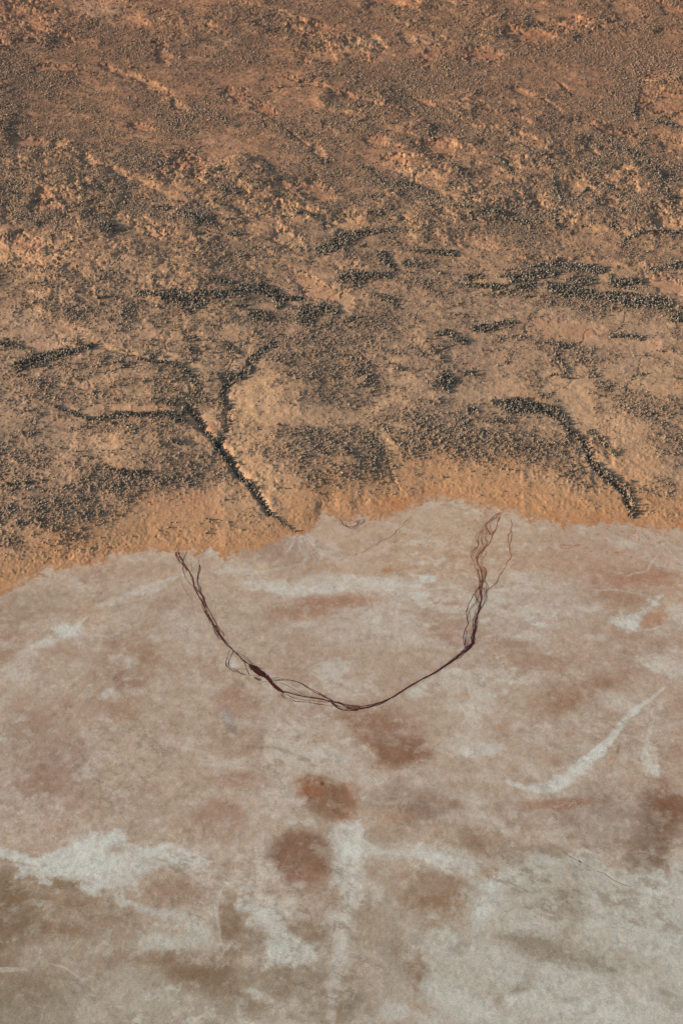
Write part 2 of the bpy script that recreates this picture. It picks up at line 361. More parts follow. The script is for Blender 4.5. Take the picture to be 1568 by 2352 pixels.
for p_, w_, w2, a_ in [([(450, 205), (540, 200)], 14, 10, .5), ([(640, 185), (760, 190)], 16, 20, .8), ([(760, 200), (830, 215), (910, 225)], 34, 40, 1), ([(840, 240), (860, 265)], 34, 20, 1), ([(890, 195), (950, 185), (1010, 195)], 20, 24, 1), ([(1010, 195), (1100, 160), (1200, 152), (1260, 170), (1285, 215)], 18, 28, 1),
                       ([(1280, 195), (1390, 197)], 16, 10, .8), ([(985, 125), (1060, 133)], 14, 14, .8), ([(1470, 240), (1540, 265)], 22, 18, .9), ([(1150, 275), (1230, 285)], 26, 18, .8), ([(85, 510), (150, 490), (240, 475), (350, 450), (430, 430)], 40, 14, 1), ([(130, 495), (250, 490)], 40, 30, .9),
                       ([(0, 408), (50, 415), (110, 435)], 14, 14, .9), ([(640, 490), (720, 500), (820, 520)], 16, 18, .7), ([(1030, 415), (1070, 440), (1100, 460)], 24, 10, .9), ([(850, 545), (880, 580), (900, 630), (880, 680), (855, 715)], 20, 16, .95), ([(855, 715), (900, 750), (950, 830), (1000, 880)], 14, 12, .8),
                       ([(540, 740), (620, 750), (740, 745), (830, 750)], 20, 18, 1), ([(800, 760), (850, 780)], 34, 20, 1), ([(1250, 420), (1200, 450), (1150, 490), (1135, 535), (1090, 575), (1050, 590), (1020, 640), (1025, 700)], 14, 26, .95), ([(1050, 700), (1055, 780), (1030, 830), (1015, 880)], 14, 12, .75),
                       ([(1000, 880), (1020, 910), (1060, 965), (1110, 1030), (1170, 1085), (1210, 1140), (1235, 1185)], 22, 14, .95), ([(1000, 890), (1010, 920)], 26, 20, 1), ([(780, 878), (850, 890)], 12, 8, .8), ([(770, 690), (800, 700), (830, 650)], 14, 12, .7), ([(240, 700), (330, 730), (420, 760), (540, 750)], 9, 16, .6),
                       ([(820, 330), (840, 380), (870, 420), (885, 500)], 8, 8, .6), ([(560, 1025), (690, 1022)], 12, 10, .9), ([(700, 110), (722, 170)], 6, 6, .6), ([(1160, 350), (1200, 390)], 8, 8, .5), ([(360, 395), (370, 430)], 8, 8, .8), ([(460, 205), (460, 250)], 8, 12, .5), ([(570, 260), (560, 290)], 8, 12, .5),
                       ([(400, 760), (400, 800)], 20, 10, .4), ([(340, 920), (420, 960)], 20, 8, .4)]:
    grove(O_ML, p_, w_, w2, a_)
groveb(O_ML, 1410, 280, 44, 50)
for p_, w_, w2, a_ in [([(795, 120), (850, 105), (940, 85)], 66, 50, 1), ([(720, 103), (790, 105)], 14, 20, .8), ([(930, 45), (960, 45)], 10, 10, .8), ([(985, 35), (1040, 50), (1100, 58), (1200, 60)], 26, 22, 1), ([(950, 140), (1010, 165), (1080, 170), (1180, 185)], 30, 22, 1), ([(1230, 180), (1330, 195), (1420, 205), (1500, 228)], 26, 26, 1),
                       ([(1300, 215), (1440, 235)], 26, 16, 1), ([(1230, 90), (1240, 120), (1300, 120), (1360, 115)], 14, 36, .9), ([(1400, 62), (1470, 55), (1545, 48)], 8, 26, .95), ([(0, 100), (80, 90), (210, 88)], 20, 26, .85), ([(60, 100), (110, 90)], 44, 44, .85), ([(180, 5), (250, 70)], 26, 14, .85),
                       ([(575, 545), (610, 545)], 18, 14, .95), ([(440, 370), (480, 355), (520, 385), (565, 400)], 16, 20, .9), ([(600, 340), (680, 325), (780, 305)], 16, 20, .7), ([(690, 672), (780, 675), (830, 685)], 18, 30, .9), ([(780, 700), (900, 715), (980, 735), (1020, 780)], 40, 26, .95),
                       ([(1000, 790), (1050, 825), (1090, 850), (1120, 890), (1135, 940), (1150, 965), (1200, 1010), (1250, 1045), (1300, 1080), (1325, 1130), (1330, 1179)], 12, 28, .9), ([(1140, 820), (1180, 870), (1220, 900), (1250, 930)], 12, 10, .75), ([(980, 425), (990, 470), (1015, 510), (1040, 560)], 12, 12, .7), ([(970, 430), (1020, 420)], 16, 14, .5),
                       ([(1140, 545), (1180, 590), (1215, 620)], 16, 12, .6), ([(380, 400), (440, 460), (480, 500)], 7, 10, .55), ([(560, 135), (650, 145), (750, 145)], 20, 14, .7), ([(570, 100), (640, 95)], 16, 12, .7), ([(140, 180), (200, 200), (260, 240)], 10, 10, .7), ([(190, 195), (230, 210)], 22, 18, .6), ([(1225, 372), (1290, 375), (1370, 388)], 12, 14, .6),
                       ([(150, 590), (130, 650)], 14, 14, .5), ([(290, 35), (370, 45)], 26, 18, .6), ([(400, 150), (420, 165)], 18, 12, .5), ([(580, 715), (610, 715)], 16, 12, .7), ([(690, 770), (760, 780)], 16, 14, .5), ([(1060, 110), (1150, 120)], 30, 20, .55), ([(180, 880), (200, 930), (225, 990), (240, 1030)], 8, 7, .5), ([(940, 570), (970, 545), (1010, 560)], 6, 6, .5)]:
    grove(O_MR, p_, w_, w2, a_)
groveb(O_MR, 475, 595, 45, 52, 0, .85); groveb(O_MR, 1545, 290, 36, 30)
grove(O_L2, [(1235, 0), (1290, 45), (1350, 75), (1400, 95)], 12, 6, .5)
grove(O_L2, [(960, 20), (975, 60), (950, 100)], 10, 6, .4)

# relief: hills by the lake, creeks cut into them
hill(O_ML, 1420, 960, 240, 150, 6.5); hill(O_MR, 60, 950, 120, 110, 3); hill(O_ML, 1300, 660, 220, 110, 5)
hill(O_ML, 700, 960, 260, 150, 5); hill(O_L2, 210, 60, 300, 120, 5, 5); hill(O_ML, 250, 1000, 260, 110, 3)
hill(O_MR, 450, 860, 260, 110, 5); hill(O_MR, 800, 900, 200, 110, 3); hill(O_MR, 1430, 780, 220, 160, 5)
hill(O_ML, 640, 610, 260, 80, 3); hill(O_MR, 1050, 620, 150, 120, 2); hill(O_ML, 970, 600, 60, 90, 2)
carve(O_ML, [(855, 700), (900, 750), (950, 830), (1015, 885), (1060, 960), (1110, 1030), (1170, 1090), (1210, 1140), (1240, 1185)], 26, 3.7, 14)
carve(O_ML, [(1250, 420), (1200, 450), (1150, 490), (1130, 540), (1050, 590), (1035, 650), (1050, 720), (1050, 790), (1025, 840), (1015, 890)], 18, 2.6, 24)
carve(O_ML, [(850, 545), (890, 630), (860, 710)], 16, 1.0)
carve(O_ML, [(420, 420), (560, 465), (640, 485), (820, 515)], 12, 1.6)
carve(O_MR, [(900, 700), (1000, 760), (1050, 825), (1090, 850), (1120, 890), (1135, 940), (1150, 965), (1200, 1010), (1260, 1055), (1300, 1090), (1330, 1160)], 14, 4.2, 14)
carve(O_MR, [(1140, 820), (1180, 870), (1225, 905), (1240, 960), (1180, 985)], 16, 1.4)
carve(O_MR, [(130, 820), (180, 885), (210, 950), (240, 1030), (265, 1070)], 12, 1.1)
carve(O_MR, [(980, 430), (1000, 500), (1035, 560)], 12, 1.0)
carve(O_L2, [(1240, 0), (1300, 50), (1370, 85)], 10, 1.0)
for p_ in ([(980, 810), (968, 860), (985, 910), (1002, 950), (975, 1000), (985, 1060)], [(1240, 1050), (1280, 1090), (1300, 1130), (1295, 1179)], [(500, 780), (550, 820), (580, 870), (600, 920)], [(1230, 640), (1240, 690), (1400, 740), (1480, 860), (1510, 990)]):
    carve(O_TR, p_, 10, 1.0)
# slope rills on the pale valley side
for p_ in ([(1060, 790), (1200, 800), (1300, 795), (1400, 780)], [(1100, 965), (1180, 968), (1220, 960)], [(1150, 1010), (1190, 995), (1215, 970)], [(1180, 900), (1240, 850)]):
    s, m = m_line(q(p_, *O_ML), 1.3, 1.0, .5, .1); RED[s] = np.maximum(RED[s], m * .5); Z[s] -= 0.4 * m
# hollows of the bare pans, with a scarp round them
Z -= sstep(.1, .7, BARE) * upper * 2.3

rl = fbm(*rot(X, Y, 62, 2.6, 1), 30, 4, 181, .55)
rill = (1 - sstep(.0, .06, np.abs(rl))) * hm
Z -= rill * .28 * sstep(-.2, .5, N60)
RED = np.maximum(RED, rill.astype(np.float32) * .35)
ck = fbm(X, Y, 120, 4, 191, .5)
creek = (1 - sstep(.012, .03, np.abs(ck))) * sstep(250, 420, V2) * (1 - sstep(900, 1050, V2)) * sstep(-.25, .25, N200 + .5 * N60)
TREE = np.maximum(TREE, (creek * .48 * (sstep(-.5, .1, N20))).astype(np.float32))
Z -= creek * .5
wx, wy = rot(X + N60 * 10, Y + N60 * 10, 62, 2.0, 1)
c2 = np.abs(fbm(wx, wy, 95, 4, 281, .5)); c3 = np.abs(fbm(wx, wy, 42, 4, 291, .5))
br = ((1 - sstep(.012, .035, c2)) + .7 * (1 - sstep(.015, .04, c3)) * sstep(-.1, .4, N200 + .4 * N60)) * sstep(60, 120, SD)
br = np.clip(br * (.35 + .65 * sstep(110, 220, SD)), 0, 1).astype(np.float32)
Z -= br * .5 * sstep(110, 220, SD)
DEN += br * .8 * (1 - BARE * .7)
TREE = np.maximum(TREE, br * .34 * sstep(-.2, .5, N20 + N60))
DEN = np.clip(DEN, 0, 1.6)
TREE *= np.clip(1.08 + .35 * N7 + .35 * N20, .45, 1)
DEN *= (1 - 0.9 * sstep(.3, .8, TREE))
DEN *= sstep(12, 40, SD)
TREE *= sstep(2, 10, SD)

# ------------------------------------------------------------------ colours of the bare land (albedo)
C = np.zeros((NR, NC, 3), np.float32)
def mixc(s, m, rgb):
    C[s] += (alb(rgb).astype(np.float32) - C[s]) * m[..., None].astype(np.float32)
full = (slice(None), slice(None))
C[:] = alb((183, 148, 116))
mixc(full, (1 - sstep(150, 900, V2)) * 0.85, (160, 112, 84))
mixc(full, sstep(-.2, 1.0, N200 + N60 * .6) * 0.30, (184, 140, 102))
mixc(full, sstep(.1, 1.0, fbm(X, Y, 160, 3, 101) - .2 * upper + N20 * .3) * 0.6, (174, 142, 116))
mixc(full, np.clip(RED * (.8 + .4 * clump2 + .3 * N7), 0, 1) * .62, (178, 118, 86))
mixc(full, np.clip(PALE, 0, 1) * .75, (204, 163, 118))
mixc(full, np.clip(DEN, 0, 1) * .74, (120, 97, 79))
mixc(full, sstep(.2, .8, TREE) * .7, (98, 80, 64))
mixc(full, sstep(-.3, .9, N7 + N3 * .6) * .16, (120, 84, 58))
C *= np.array([.93, .90, .88], np.float32)
mixc(full, (1 - sstep(10, 150, SD + N60 * 26 + N20 * 14)) * .58, (178, 126, 84))
mixc(full, (1 - sstep(0, 90, SD + N20 * 30)) * sstep(-.1, .7, N7 + N20 * .6 + .4 * N3) * .38, (140, 100, 70))
mixc(full, (1 - sstep(2, 26, SD + N20 * 14 + N7 * 10)) * (.12 + .5 * sstep(-.3, .6, N60 + .5 * N200)), (170, 100, 54))

# ------------------------------------------------------------------ colours of the lake bed
LK = C.copy(); LANDC = C; C = LK
strx, stry = rot(X, Y, 20, 3.0, 1.0)
S1 = fbm(strx, stry, 26, 5, 111, .6).astype(np.float32)
strx, stry = rot(X, Y, -35, 3.0, 1.0)
S2 = fbm(strx, stry, 22, 5, 121, .6).astype(np.float32)
S3 = fbm(X, Y, 11, 5, 131, .65).astype(np.float32)
C[:] = alb((170, 148, 128))
mixc(full, (1 - sstep(1250, 1420, V2)) * .6, (180, 150, 124))
mixc(full, sstep(1900, 2250, V2) * .8, (158, 145, 127))
mixc(full, sstep(-.1, .9, N200 + .5 * N60) * .45, (166, 138, 120))
mixc(full, sstep(0, .9, fbm(X, Y, 60, 4, 141)) * .45, (184, 170, 155))
mixc(full, sstep(.0, .9, S1) * .36, (152, 122, 100))
mixc(full, sstep(.1, .9, S2) * .28, (190, 180, 166))

FEATH = (S3 * 9 + S1 * 9 + S2 * 5).astype(np.float32)
SX = (S1 * .5 + S2 * .5 + S3 * .55 + .2 * N3).astype(np.float32)
def fea(m, s):
    t = .55 + .45 * sstep(-.75, .55, SX[s])
    e = sstep(.05, .95, m + .5 * SX[s] * 4 * m * (1 - m))
    return np.clip(e * t, 0, 1)
LK_TEX = (1 + .45 * S3 + .35 * S1 + .3 * N3).astype(np.float32)
def lb(o, cx, cy, rx_, ry_, deg, rgb, amt, soft=.55, warp=.3):
    if sum(rgb) > 500:
        s, m = m_blob(o[0] + cx * .5, o[1] + cy * .5, rx_ * .5, ry_ * .5, deg, min(.92, soft * 1.5), warp); mixc(s, fea(m, s) * amt, rgb)
    else:
        s, m = m_blob(o[0] + cx * .5, o[1] + cy * .5, rx_ * .53, ry_ * .53, deg, min(.9, soft * 1.35), warp * .62); mixc(s, np.clip(m * (.62 + .38 * LK_TEX[s]), 0, 1) * amt, rgb)
def lp(o, pts, rgb, amt, soft=6, warp=7):
    s, m = m_poly(q(pts, *o), soft * 2.8, warp * .6, FEATH * .45); mixc(s, (fea(m, s) if sum(rgb) > 440 else np.clip(m * (.8 + .4 * SX[s]) * 1.15, 0, 1)) * amt, rgb)
def ll(o, pts, w0, w1, rgb, amt, soft=.6, warp=.3):
    bd = 1.0 if max(w0, w1) < 9 else .5
    s, m = m_line(q(pts, *o), w0 * .55, w1 * .55, .95, warp * 1.2, bd); mixc(s, fea(m, s) * amt * (.8 if bd == 1 else 1.0), rgb)

BL, BR = (0, 1762), (784, 1762)
WHT = (193, 191, 180); GRY = (170, 167, 153); BRN = (146, 113, 88); RBR = (128, 90, 66); OLV = (118, 98, 74); PNK = (154, 125, 106); ORG = (168, 106, 58); SLT = (192, 182, 168)
# -- shore belt
for a in [(1300, 190, 150, 80, 10, (150, 122, 102), .8), (100, 430, 150, 60, -5, (146, 122, 102), .7), (30, 600, 70, 60, 0, BRN, .6), (300, 540, 100, 50, 0, SLT, .2), (430, 480, 80, 60, 0, (176, 146, 118), .6),
          (820, 400, 110, 40, -10, PNK, .7), (560, 270, 300, 25, -10, PNK, .3), (250, 400, 200, 30, -8, (168, 146, 126), .5), (1440, 430, 140, 50, 0, (150, 108, 84), .8), (1280, 430, 60, 40, 0, BRN, .35), (620, 570, 140, 60, 0, BRN, .6), (590, 760, 90, 60, 5, RBR, .7, .5), (700, 690, 70, 40, 0, BRN, .6),
          (570, 890, 90, 60, 20, BRN, .6), (640, 640, 60, 60, 0, BRN, .4), (420, 640, 150, 80, 0, PNK, .4), (250, 900, 220, 60, -5, PNK, .6), (250, 1090, 170, 110, 20, (142, 112, 94), .6), (60, 1050, 80, 80, 0, (150, 132, 112), .5), (1070, 860, 80, 50, 0, (150, 110, 86), .6), (1180, 930, 160, 70, 0, PNK, .5), (1080, 1050, 120, 60, 0, BRN, .5), (1400, 600, 200, 70, 20, PNK, .4), (950, 700, 120, 50, 0, PNK, .35), (1480, 880, 90, 60, 0, PNK, .5),
          (450, 740, 60, 60, 0, BRN, .4), (750, 1000, 120, 50, 0, PNK, .35), (120, 720, 60, 60, 0, (150, 124, 104), .3)]:
    lb(O_L2, *a)
for a in [(330, 535, 60, 22, 0, WHT, .8), (200, 600, 55, 14, -12, WHT, .6), (660, 355, 170, 22, -22, SLT, .7), (790, 300, 60, 12, -15, WHT, .6), (1130, 260, 120, 30, 0, SLT, .8), (1230, 330, 170, 35, 5, SLT, .85), (1400, 360, 170, 22, -3, WHT, .8), (1480, 320, 120, 35, 0, SLT, .8),
          (1530, 720, 80, 40, -15, WHT, .5), (900, 560, 40, 14, 40, SLT, .6), (500, 825, 35, 16, -20, WHT, .7), (90, 740, 40, 120, 20, SLT, .4), (860, 610, 90, 25, 20, SLT, .4), (1400, 510, 60, 12, -10, SLT, .5), (730, 790, 60, 30, 0, SLT, .4), (600, 690, 30, 25, 0, SLT, .5), (1070, 690, 25, 35, 0, SLT, .7), (620, 820, 60, 18, 0, SLT, .5),
          (760, 560, 130, 20, -15, SLT, .3), (60, 930, 60, 12, 10, SLT, .4), (1520, 1120, 60, 50, 0, WHT, .5), (1200, 250, 40, 22, 0, (186, 160, 130), .8), (660, 1100, 80, 30, 0, SLT, .2)]:
    lb(O_L2, *a)
ll(O_L2, [(270, 540), (340, 530), (400, 480)], 10, 5, WHT, .6); ll(O_L2, [(340, 530), (400, 565), (520, 570)], 8, 4, SLT, .6)
ll(O_L2, [(220, 900), (330, 890), (400, 860), (470, 820)], 5, 4, (138, 108, 88), .6)
lb(O_L2, 1045, 935, 22, 40, -20, (128, 122, 122), .5); lb(O_L2, 1075, 985, 25, 20, 0, (120, 114, 112), .5)
lb(O_R2, 500, 120, 420, 150, 0, (178, 148, 120), .5, .5, .2)
for a in [(600, 230, 700, 40, 0, (172, 134, 106), .35), (440, 385, 110, 34, 8, (164, 124, 94), .85, .3), (210, 262, 22, 12, 0, ORG, .6), (520, 570, 100, 60, 0, (158, 124, 108), .7), (400, 480, 60, 20, 20, BRN, .4), (860, 690, 160, 45, 5, BRN, .6), (1110, 830, 190, 60, -15, BRN, .8), (1050, 870, 60, 30, 0, RBR, .3), (1200, 790, 60, 25, 0, RBR, .3),
          (590, 835, 22, 14, 0, ORG, .4), (1350, 300, 190, 40, 0, (156, 112, 86), .8), (1270, 390, 110, 40, 5, BRN, .7), (1430, 490, 70, 30, -20, (166, 120, 86), .7), (1450, 600, 100, 60, 0, PNK, .5), (1300, 560, 80, 30, 0, BRN, .3), (950, 550, 60, 20, 0, BRN, .3), (730, 590, 130, 20, 5, BRN, .4), (40, 400, 70, 30, 0, (158, 116, 92), .7), (60, 480, 60, 20, 0, PNK, .5), (660, 800, 60, 20, 0, BRN, .3),
          (1250, 700, 200, 50, 0, PNK, .4), (730, 980, 25, 10, 0, ORG, .4), (1070, 1080, 35, 30, 0, OLV, .3), (930, 1020, 200, 60, 0, PNK, .35), (1420, 1080, 90, 60, 0, (156, 136, 120), .3), (1530, 1000, 50, 80, 0, BRN, .4), (990, 1150, 20, 14, 0, RBR, .5)]:
    lb(O_R2, *a)
lp(O_R2, [(1500, 330), (1568, 300), (1700, 330), (1700, 430), (1530, 440), (1490, 520), (1470, 460)], (176, 128, 88), .55, 14, 8)
lp(O_R2, [(10, 920), (120, 900), (200, 895), (270, 930), (330, 985), (410, 1090), (395, 1130), (300, 1145), (220, 1165), (160, 1130), (60, 1050)], (136, 100, 78), .9, 10, 5)
lp(O_R2, [(120, 1040), (260, 1010), (360, 1060), (425, 1110), (380, 1140), (280, 1150), (220, 1168), (170, 1130)], (122, 84, 60), .85, 6, 4)
for a in [(300, 345, 230, 34, 12, SLT, .75), (110, 320, 130, 40, 0, SLT, .7), (370, 385, 40, 34, 30, WHT, .7), (400, 300, 30, 18, 0, WHT, .8), (480, 340, 70, 9, -5, WHT, .6), (500, 440, 80, 20, 8, SLT, .6), (550, 770, 190, 50, 5, SLT, .6), (340, 820, 60, 25, -25, WHT, .6), (620, 870, 60, 50, 0, SLT, .6), (640, 1085, 75, 26, 0, WHT, .7), (510, 880, 80, 25, 10, SLT, .5),
          (900, 510, 50, 16, 15, WHT, .6), (1150, 430, 60, 28, -10, SLT, .7), (975, 465, 12, 8, -30, WHT, .9), (860, 460, 60, 30, 0, SLT, .5), (600, 450, 25, 60, 5, SLT, .7), (655, 490, 30, 12, 0, WHT, .7), (20, 690, 35, 16, -10, SLT, .7), (0, 820, 80, 30, 0, SLT, .4), (830, 300, 60, 30, 10, SLT, .5), (1160, 570, 40, 16, 0, SLT, .6), (750, 770, 40, 14, 0, SLT, .6),
          (1480, 695, 80, 32, 0, SLT, .6), (1530, 480, 40, 50, 30, SLT, .6), (660, 720, 60, 20, 0, SLT, .3), (870, 560, 100, 20, 0, SLT, .3), (1430, 1130, 20, 40, 10, SLT, .5), (560, 1060, 80, 40, 0, SLT, .5), (1150, 900, 200, 40, -30, SLT, .3)]:
    lb(O_R2, *a)
lp(O_R2, [(1240, 500), (1320, 465), (1400, 410), (1470, 358), (1485, 380), (1440, 440), (1385, 480), (1360, 530), (1310, 540)], WHT, .85, 5, 5)
ll(O_R2, [(1480, 800), (1420, 850), (1350, 900), (1290, 960), (1250, 1020), (1200, 1075), (1140, 1120), (1060, 1185), (960, 1250), (860, 1262)], 7, 20, WHT, .85, .6, .2)
ll(O_R2, [(1230, 1050), (1170, 1110), (1100, 1180), (1030, 1220)], 14, 34, SLT, .6)
ll(O_R2, [(1420, 960), (1400, 1060), (1395, 1130), (1400, 1185)], 8, 15, SLT, .6, .7, .3)
lb(O_R2, 1466, 880, 12, 18, 0, WHT, .7); lb(O_R2, 1240, 1125, 16, 14, 0, ORG, .45, .5); lb(O_R2, 1268, 1085, 6, 22, 10, (140, 110, 60), .7, .3); lb(O_R2, 1470, 722, 7, 9, 0, ORG, .35, .3)
for p_ in ([(660, 350), (760, 345), (900, 325), (960, 300)], [(1150, 350), (1290, 355), (1400, 375)], [(1300, 290), (1380, 270), (1430, 210)], [(1460, 140), (1520, 190), (1568, 250)], [(1440, 100), (1520, 160), (1620, 180)], [(1370, 60), (1420, 110), (1470, 150)], [(1370, 545), (1440, 535), (1480, 515)], [(700, 300), (600, 300)]):
    ll(O_R2, p_, 4, 3, SLT, .6, .7, .2)
# swirls by the left creek mouth
for p_ in ([(1380, 108), (1370, 150), (1400, 200), (1390, 250), (1340, 265)], [(1400, 110), (1440, 150), (1470, 190), (1450, 240)], [(1360, 110), (1330, 160), (1310, 200)], [(1200, 270), (1300, 255), (1380, 235), (1420, 200)], [(840, 220), (920, 210), (1000, 180)]):
    ll(O_L2, p_, 6, 5, SLT, .5, .7, .2)
def fan(o, cx, cy, n, a0, a1, l0, l1, rgb):
    for k in range(n):
        a = math.radians(rng.uniform(a0, a1)); L_ = rng.uniform(l0, l1); b = a + rng.uniform(-.5, .5)
        x0, y0 = cx + rng.normal(0, 8), cy + rng.normal(0, 4)
        x1, y1 = x0 + math.cos(a) * L_ * .5, y0 + math.sin(a) * L_ * .4
        ll(o, [(x0, y0), (x1, y1), (x1 + math.cos(b) * L_ * .5, y1 + math.sin(b) * L_ * .4)], 3, 2, rgb, .42, .9, .3)
fan(O_L2, 1385, 90, 16, 35, 150, 60, 190, SLT); fan(O_L2, 1385, 90, 8, 20, 150, 60, 160, (140, 106, 84))
fan(O_R2, 1340, 60, 14, 20, 110, 60, 200, SLT); fan(O_R2, 1340, 60, 10, 20, 120, 50, 150, (168, 110, 62))
fan(O_L2, 900, 200, 7, 60, 130, 30, 90, SLT)
# orange crumbs on the flat
def crumbs(pts, ou, ov, k, r, rgb, amt):
    for x_, y_ in pts:
        s, m = m_blob(ou + x_ * k, ov + y_ * k, r * rng.uniform(.7, 1.7), r * rng.uniform(.5, 1.0), rng.uniform(-30, 30), .4, .35); mixc(s, m * amt, rgb)
crumbs([(710, 512), (720, 550), (780, 550), (765, 556), (880, 495), (905, 490), (925, 496), (950, 500), (930, 470), (1000, 525), (890, 550), (540, 650), (590, 650), (850, 605), (1255, 513), (1175, 463), (1405, 462), (1450, 405), (730, 425), (910, 478), (985, 510), (870, 560), (690, 360)], 627.2, 1066.2, .32, 2.0, (140, 96, 66), .6)
crumbs([(820, 578), (900, 570), (955, 500), (1010, 545), (1170, 540), (1130, 485), (1140, 575), (1160, 600), (1220, 480), (1215, 495), (1320, 530), (1300, 515), (1250, 540), (1350, 660), (1400, 668), (1280, 650), (1100, 635), (1130, 632), (1190, 665), (905, 625), (500, 410), (520, 395), (270, 430), (250, 440), (265, 470), (330, 480), (1020, 630), (1085, 632), (1160, 585), (1400, 560)], 1066.2, 1066.2, .32, 2.4, (156, 100, 58), .6)
# -- lower lake, right
lp(BR, [(700, 540), (780, 430), (900, 400), (1100, 375), (1280, 440), (1400, 470), (1568, 440), (1900, 420), (1900, 1400), (300, 1400), (380, 1100), (350, 780), (470, 700), (560, 680), (600, 600)], (176, 173, 160), .92, 14, 10)
lp(BR, [(-260, 800), (-150, 980), (40, 930), (340, 780), (420, 1300), (-300, 1300)], (160, 152, 136), .5, 30, 12)
for a in [(1000, 470, 300, 60, 15, GRY, .3), (1400, 540, 200, 40, 8, WHT, .35), (640, 670, 40, 85, 12, WHT, .8), (620, 560, 90, 40, 0, (172, 168, 156), .7), (130, 575, 55, 50, 30, SLT, .5), (240, 1120, 70, 50, 0, WHT, .6), (800, 1080, 70, 34, 0, WHT, .55), (980, 75, 60, 22, -20, WHT, .6), (860, 98, 40, 9, 12, WHT, .8),
          (900, 240, 100, 24, 15, SLT, .5), (960, 330, 90, 20, 20, SLT, .5), (420, 40, 300, 30, 0, (176, 160, 144), .5), (600, 160, 60, 60, 30, SLT, .35), (130, 100, 60, 60, 0, SLT, .4), (1440, 20, 25, 24, 0, WHT, .7), (720, 540, 50, 20, 0, WHT, .4), (1430, 600, 120, 30, 10, WHT, .4), (20, 350, 80, 60, 10, WHT, .5)]:
    lb(BR, *a)
lp(BR, [(-20, 360), (60, 300), (90, 365), (200, 345), (400, 350), (560, 400), (660, 440), (600, 470), (400, 470), (240, 430), (110, 410), (80, 450), (60, 590), (20, 620), (-30, 560)], (186, 182, 170), .85, 8, 7)
lp(BR, [(-60, 640), (30, 660), (55, 720), (20, 800), (0, 1000), (-70, 1010), (-60, 850)], (186, 183, 171), .3, 10, 9)
ll(BR, [(1040, 395), (1110, 440), (1200, 480), (1290, 530), (1370, 565), (1480, 590), (1600, 600)], 8, 14, WHT, .5)
for a in [(400, 160, 210, 70, 5, (140, 116, 98), .7), (360, 190, 80, 40, 0, (122, 96, 80), .45), (600, 320, 120, 55, 15, (134, 108, 86), .75), (620, 370, 70, 30, 20, (124, 98, 76), .5), (200, 310, 130, 40, -10, (150, 128, 108), .6), (130, 460, 60, 50, 0, (140, 120, 98), .5), (380, 560, 130, 60, 10, (148, 124, 104), .7), (420, 640, 120, 100, 0, (144, 122, 100), .8, .3),
          (490, 600, 90, 40, -15, (132, 98, 72), .7), (470, 520, 110, 22, 10, (142, 116, 94), .6), (1460, 250, 100, 150, 0, (104, 70, 50), .95, .5), (1500, 170, 80, 60, 0, (116, 76, 54), .6), (1420, 400, 90, 80, 0, (112, 90, 70), .9), (1190, 240, 220, 110, 8, (142, 124, 108), .8), (960, 170, 150, 22, -3, (144, 102, 78), .8), (1000, 590, 140, 60, 5, (134, 118, 98), .45), (1050, 690, 60, 70, 0, (128, 112, 92), .5),
          (830, 560, 60, 25, 10, (134, 118, 98), .5), (780, 400, 70, 90, 0, (146, 128, 110), .6), (960, 385, 60, 22, 10, (132, 112, 90), .7), (780, 210, 120, 70, 30, (148, 126, 108), .6), (330, 940, 60, 45, 0, (134, 112, 90), .7), (240, 830, 60, 40, 0, (140, 126, 106), .6), (210, 700, 110, 80, 40, (150, 134, 114), .6), (0, 150, 60, 70, 0, (138, 92, 64), .8), (20, 1110, 110, 80, 10, (116, 102, 82), .75),
          (820, 1015, 55, 22, -15, (128, 110, 88), .7), (720, 1070, 22, 22, 0, (130, 112, 90), .5), (1310, 575, 45, 14, 5, (138, 124, 106), .6), (80, 640, 60, 80, 0, (146, 126, 108), .7), (1050, 320, 30, 14, 0, (130, 112, 92), .6), (550, 820, 30, 30, 0, (136, 122, 104), .4), (1490, 1040, 60, 14, 20, (130, 122, 104), .5), (1550, 1100, 40, 20, 0, (130, 122, 104), .5), (1000, 1065, 60, 18, 0, (146, 138, 122), .4), (850, 80, 60, 30, 0, PNK, .3), (1530, 160, 60, 60, 0, (120, 80, 58), .5), (250, 230, 60, 22, 0, (160, 116, 80), .4), (520, 170, 30, 20, 0, (116, 86, 66), .6)]:
    lb(BR, *a)
lp(BR, [(720, 775), (800, 765), (870, 765), (960, 800), (1040, 815), (1110, 850), (1200, 870), (1300, 950), (1280, 965), (1180, 945), (1080, 915), (960, 880), (860, 860), (740, 800)], (112, 95, 75), .62, 5, 13)
ll(BR, [(70, 290), (40, 360), (50, 420), (70, 500), (60, 600), (20, 680), (10, 780), (-20, 900), (-40, 1020), (-50, 1180)], 24, 26, SLT, .75)
ll(BR, [(60, 480), (55, 580), (20, 690), (5, 800)], 9, 8, WHT, .7)
lb(BR, 20, 350, 60, 60, 0, WHT, .7); ll(BR, [(700, 540), (660, 620), (620, 700), (610, 790)], 30, 20, WHT, .55); ll(BR, [(60, 400), (250, 395), (450, 415), (640, 440)], 14, 8, WHT, .6)
lb(BR, 980, 840, 260, 60, 12, (134, 118, 96), .35, .9, .6)
ll(BR, [(1200, -90), (1110, -10), (1060, 50), (980, 92), (900, 104), (850, 96), (760, 66)], 22, 12, WHT, .8)
ll(BR, [(1280, 950), (1340, 1000), (1400, 1030)], 8, 4, (130, 114, 94), .6); ll(BR, [(950, 890), (1060, 905), (1120, 920)], 5, 4, (134, 120, 100), .5)
ll(BR, [(340, 1020), (370, 920), (350, 840)], 14, 7, (132, 110, 88), .6); ll(BR, [(620, 1010), (680, 1040), (740, 1040)], 5, 4, (138, 124, 104), .5)
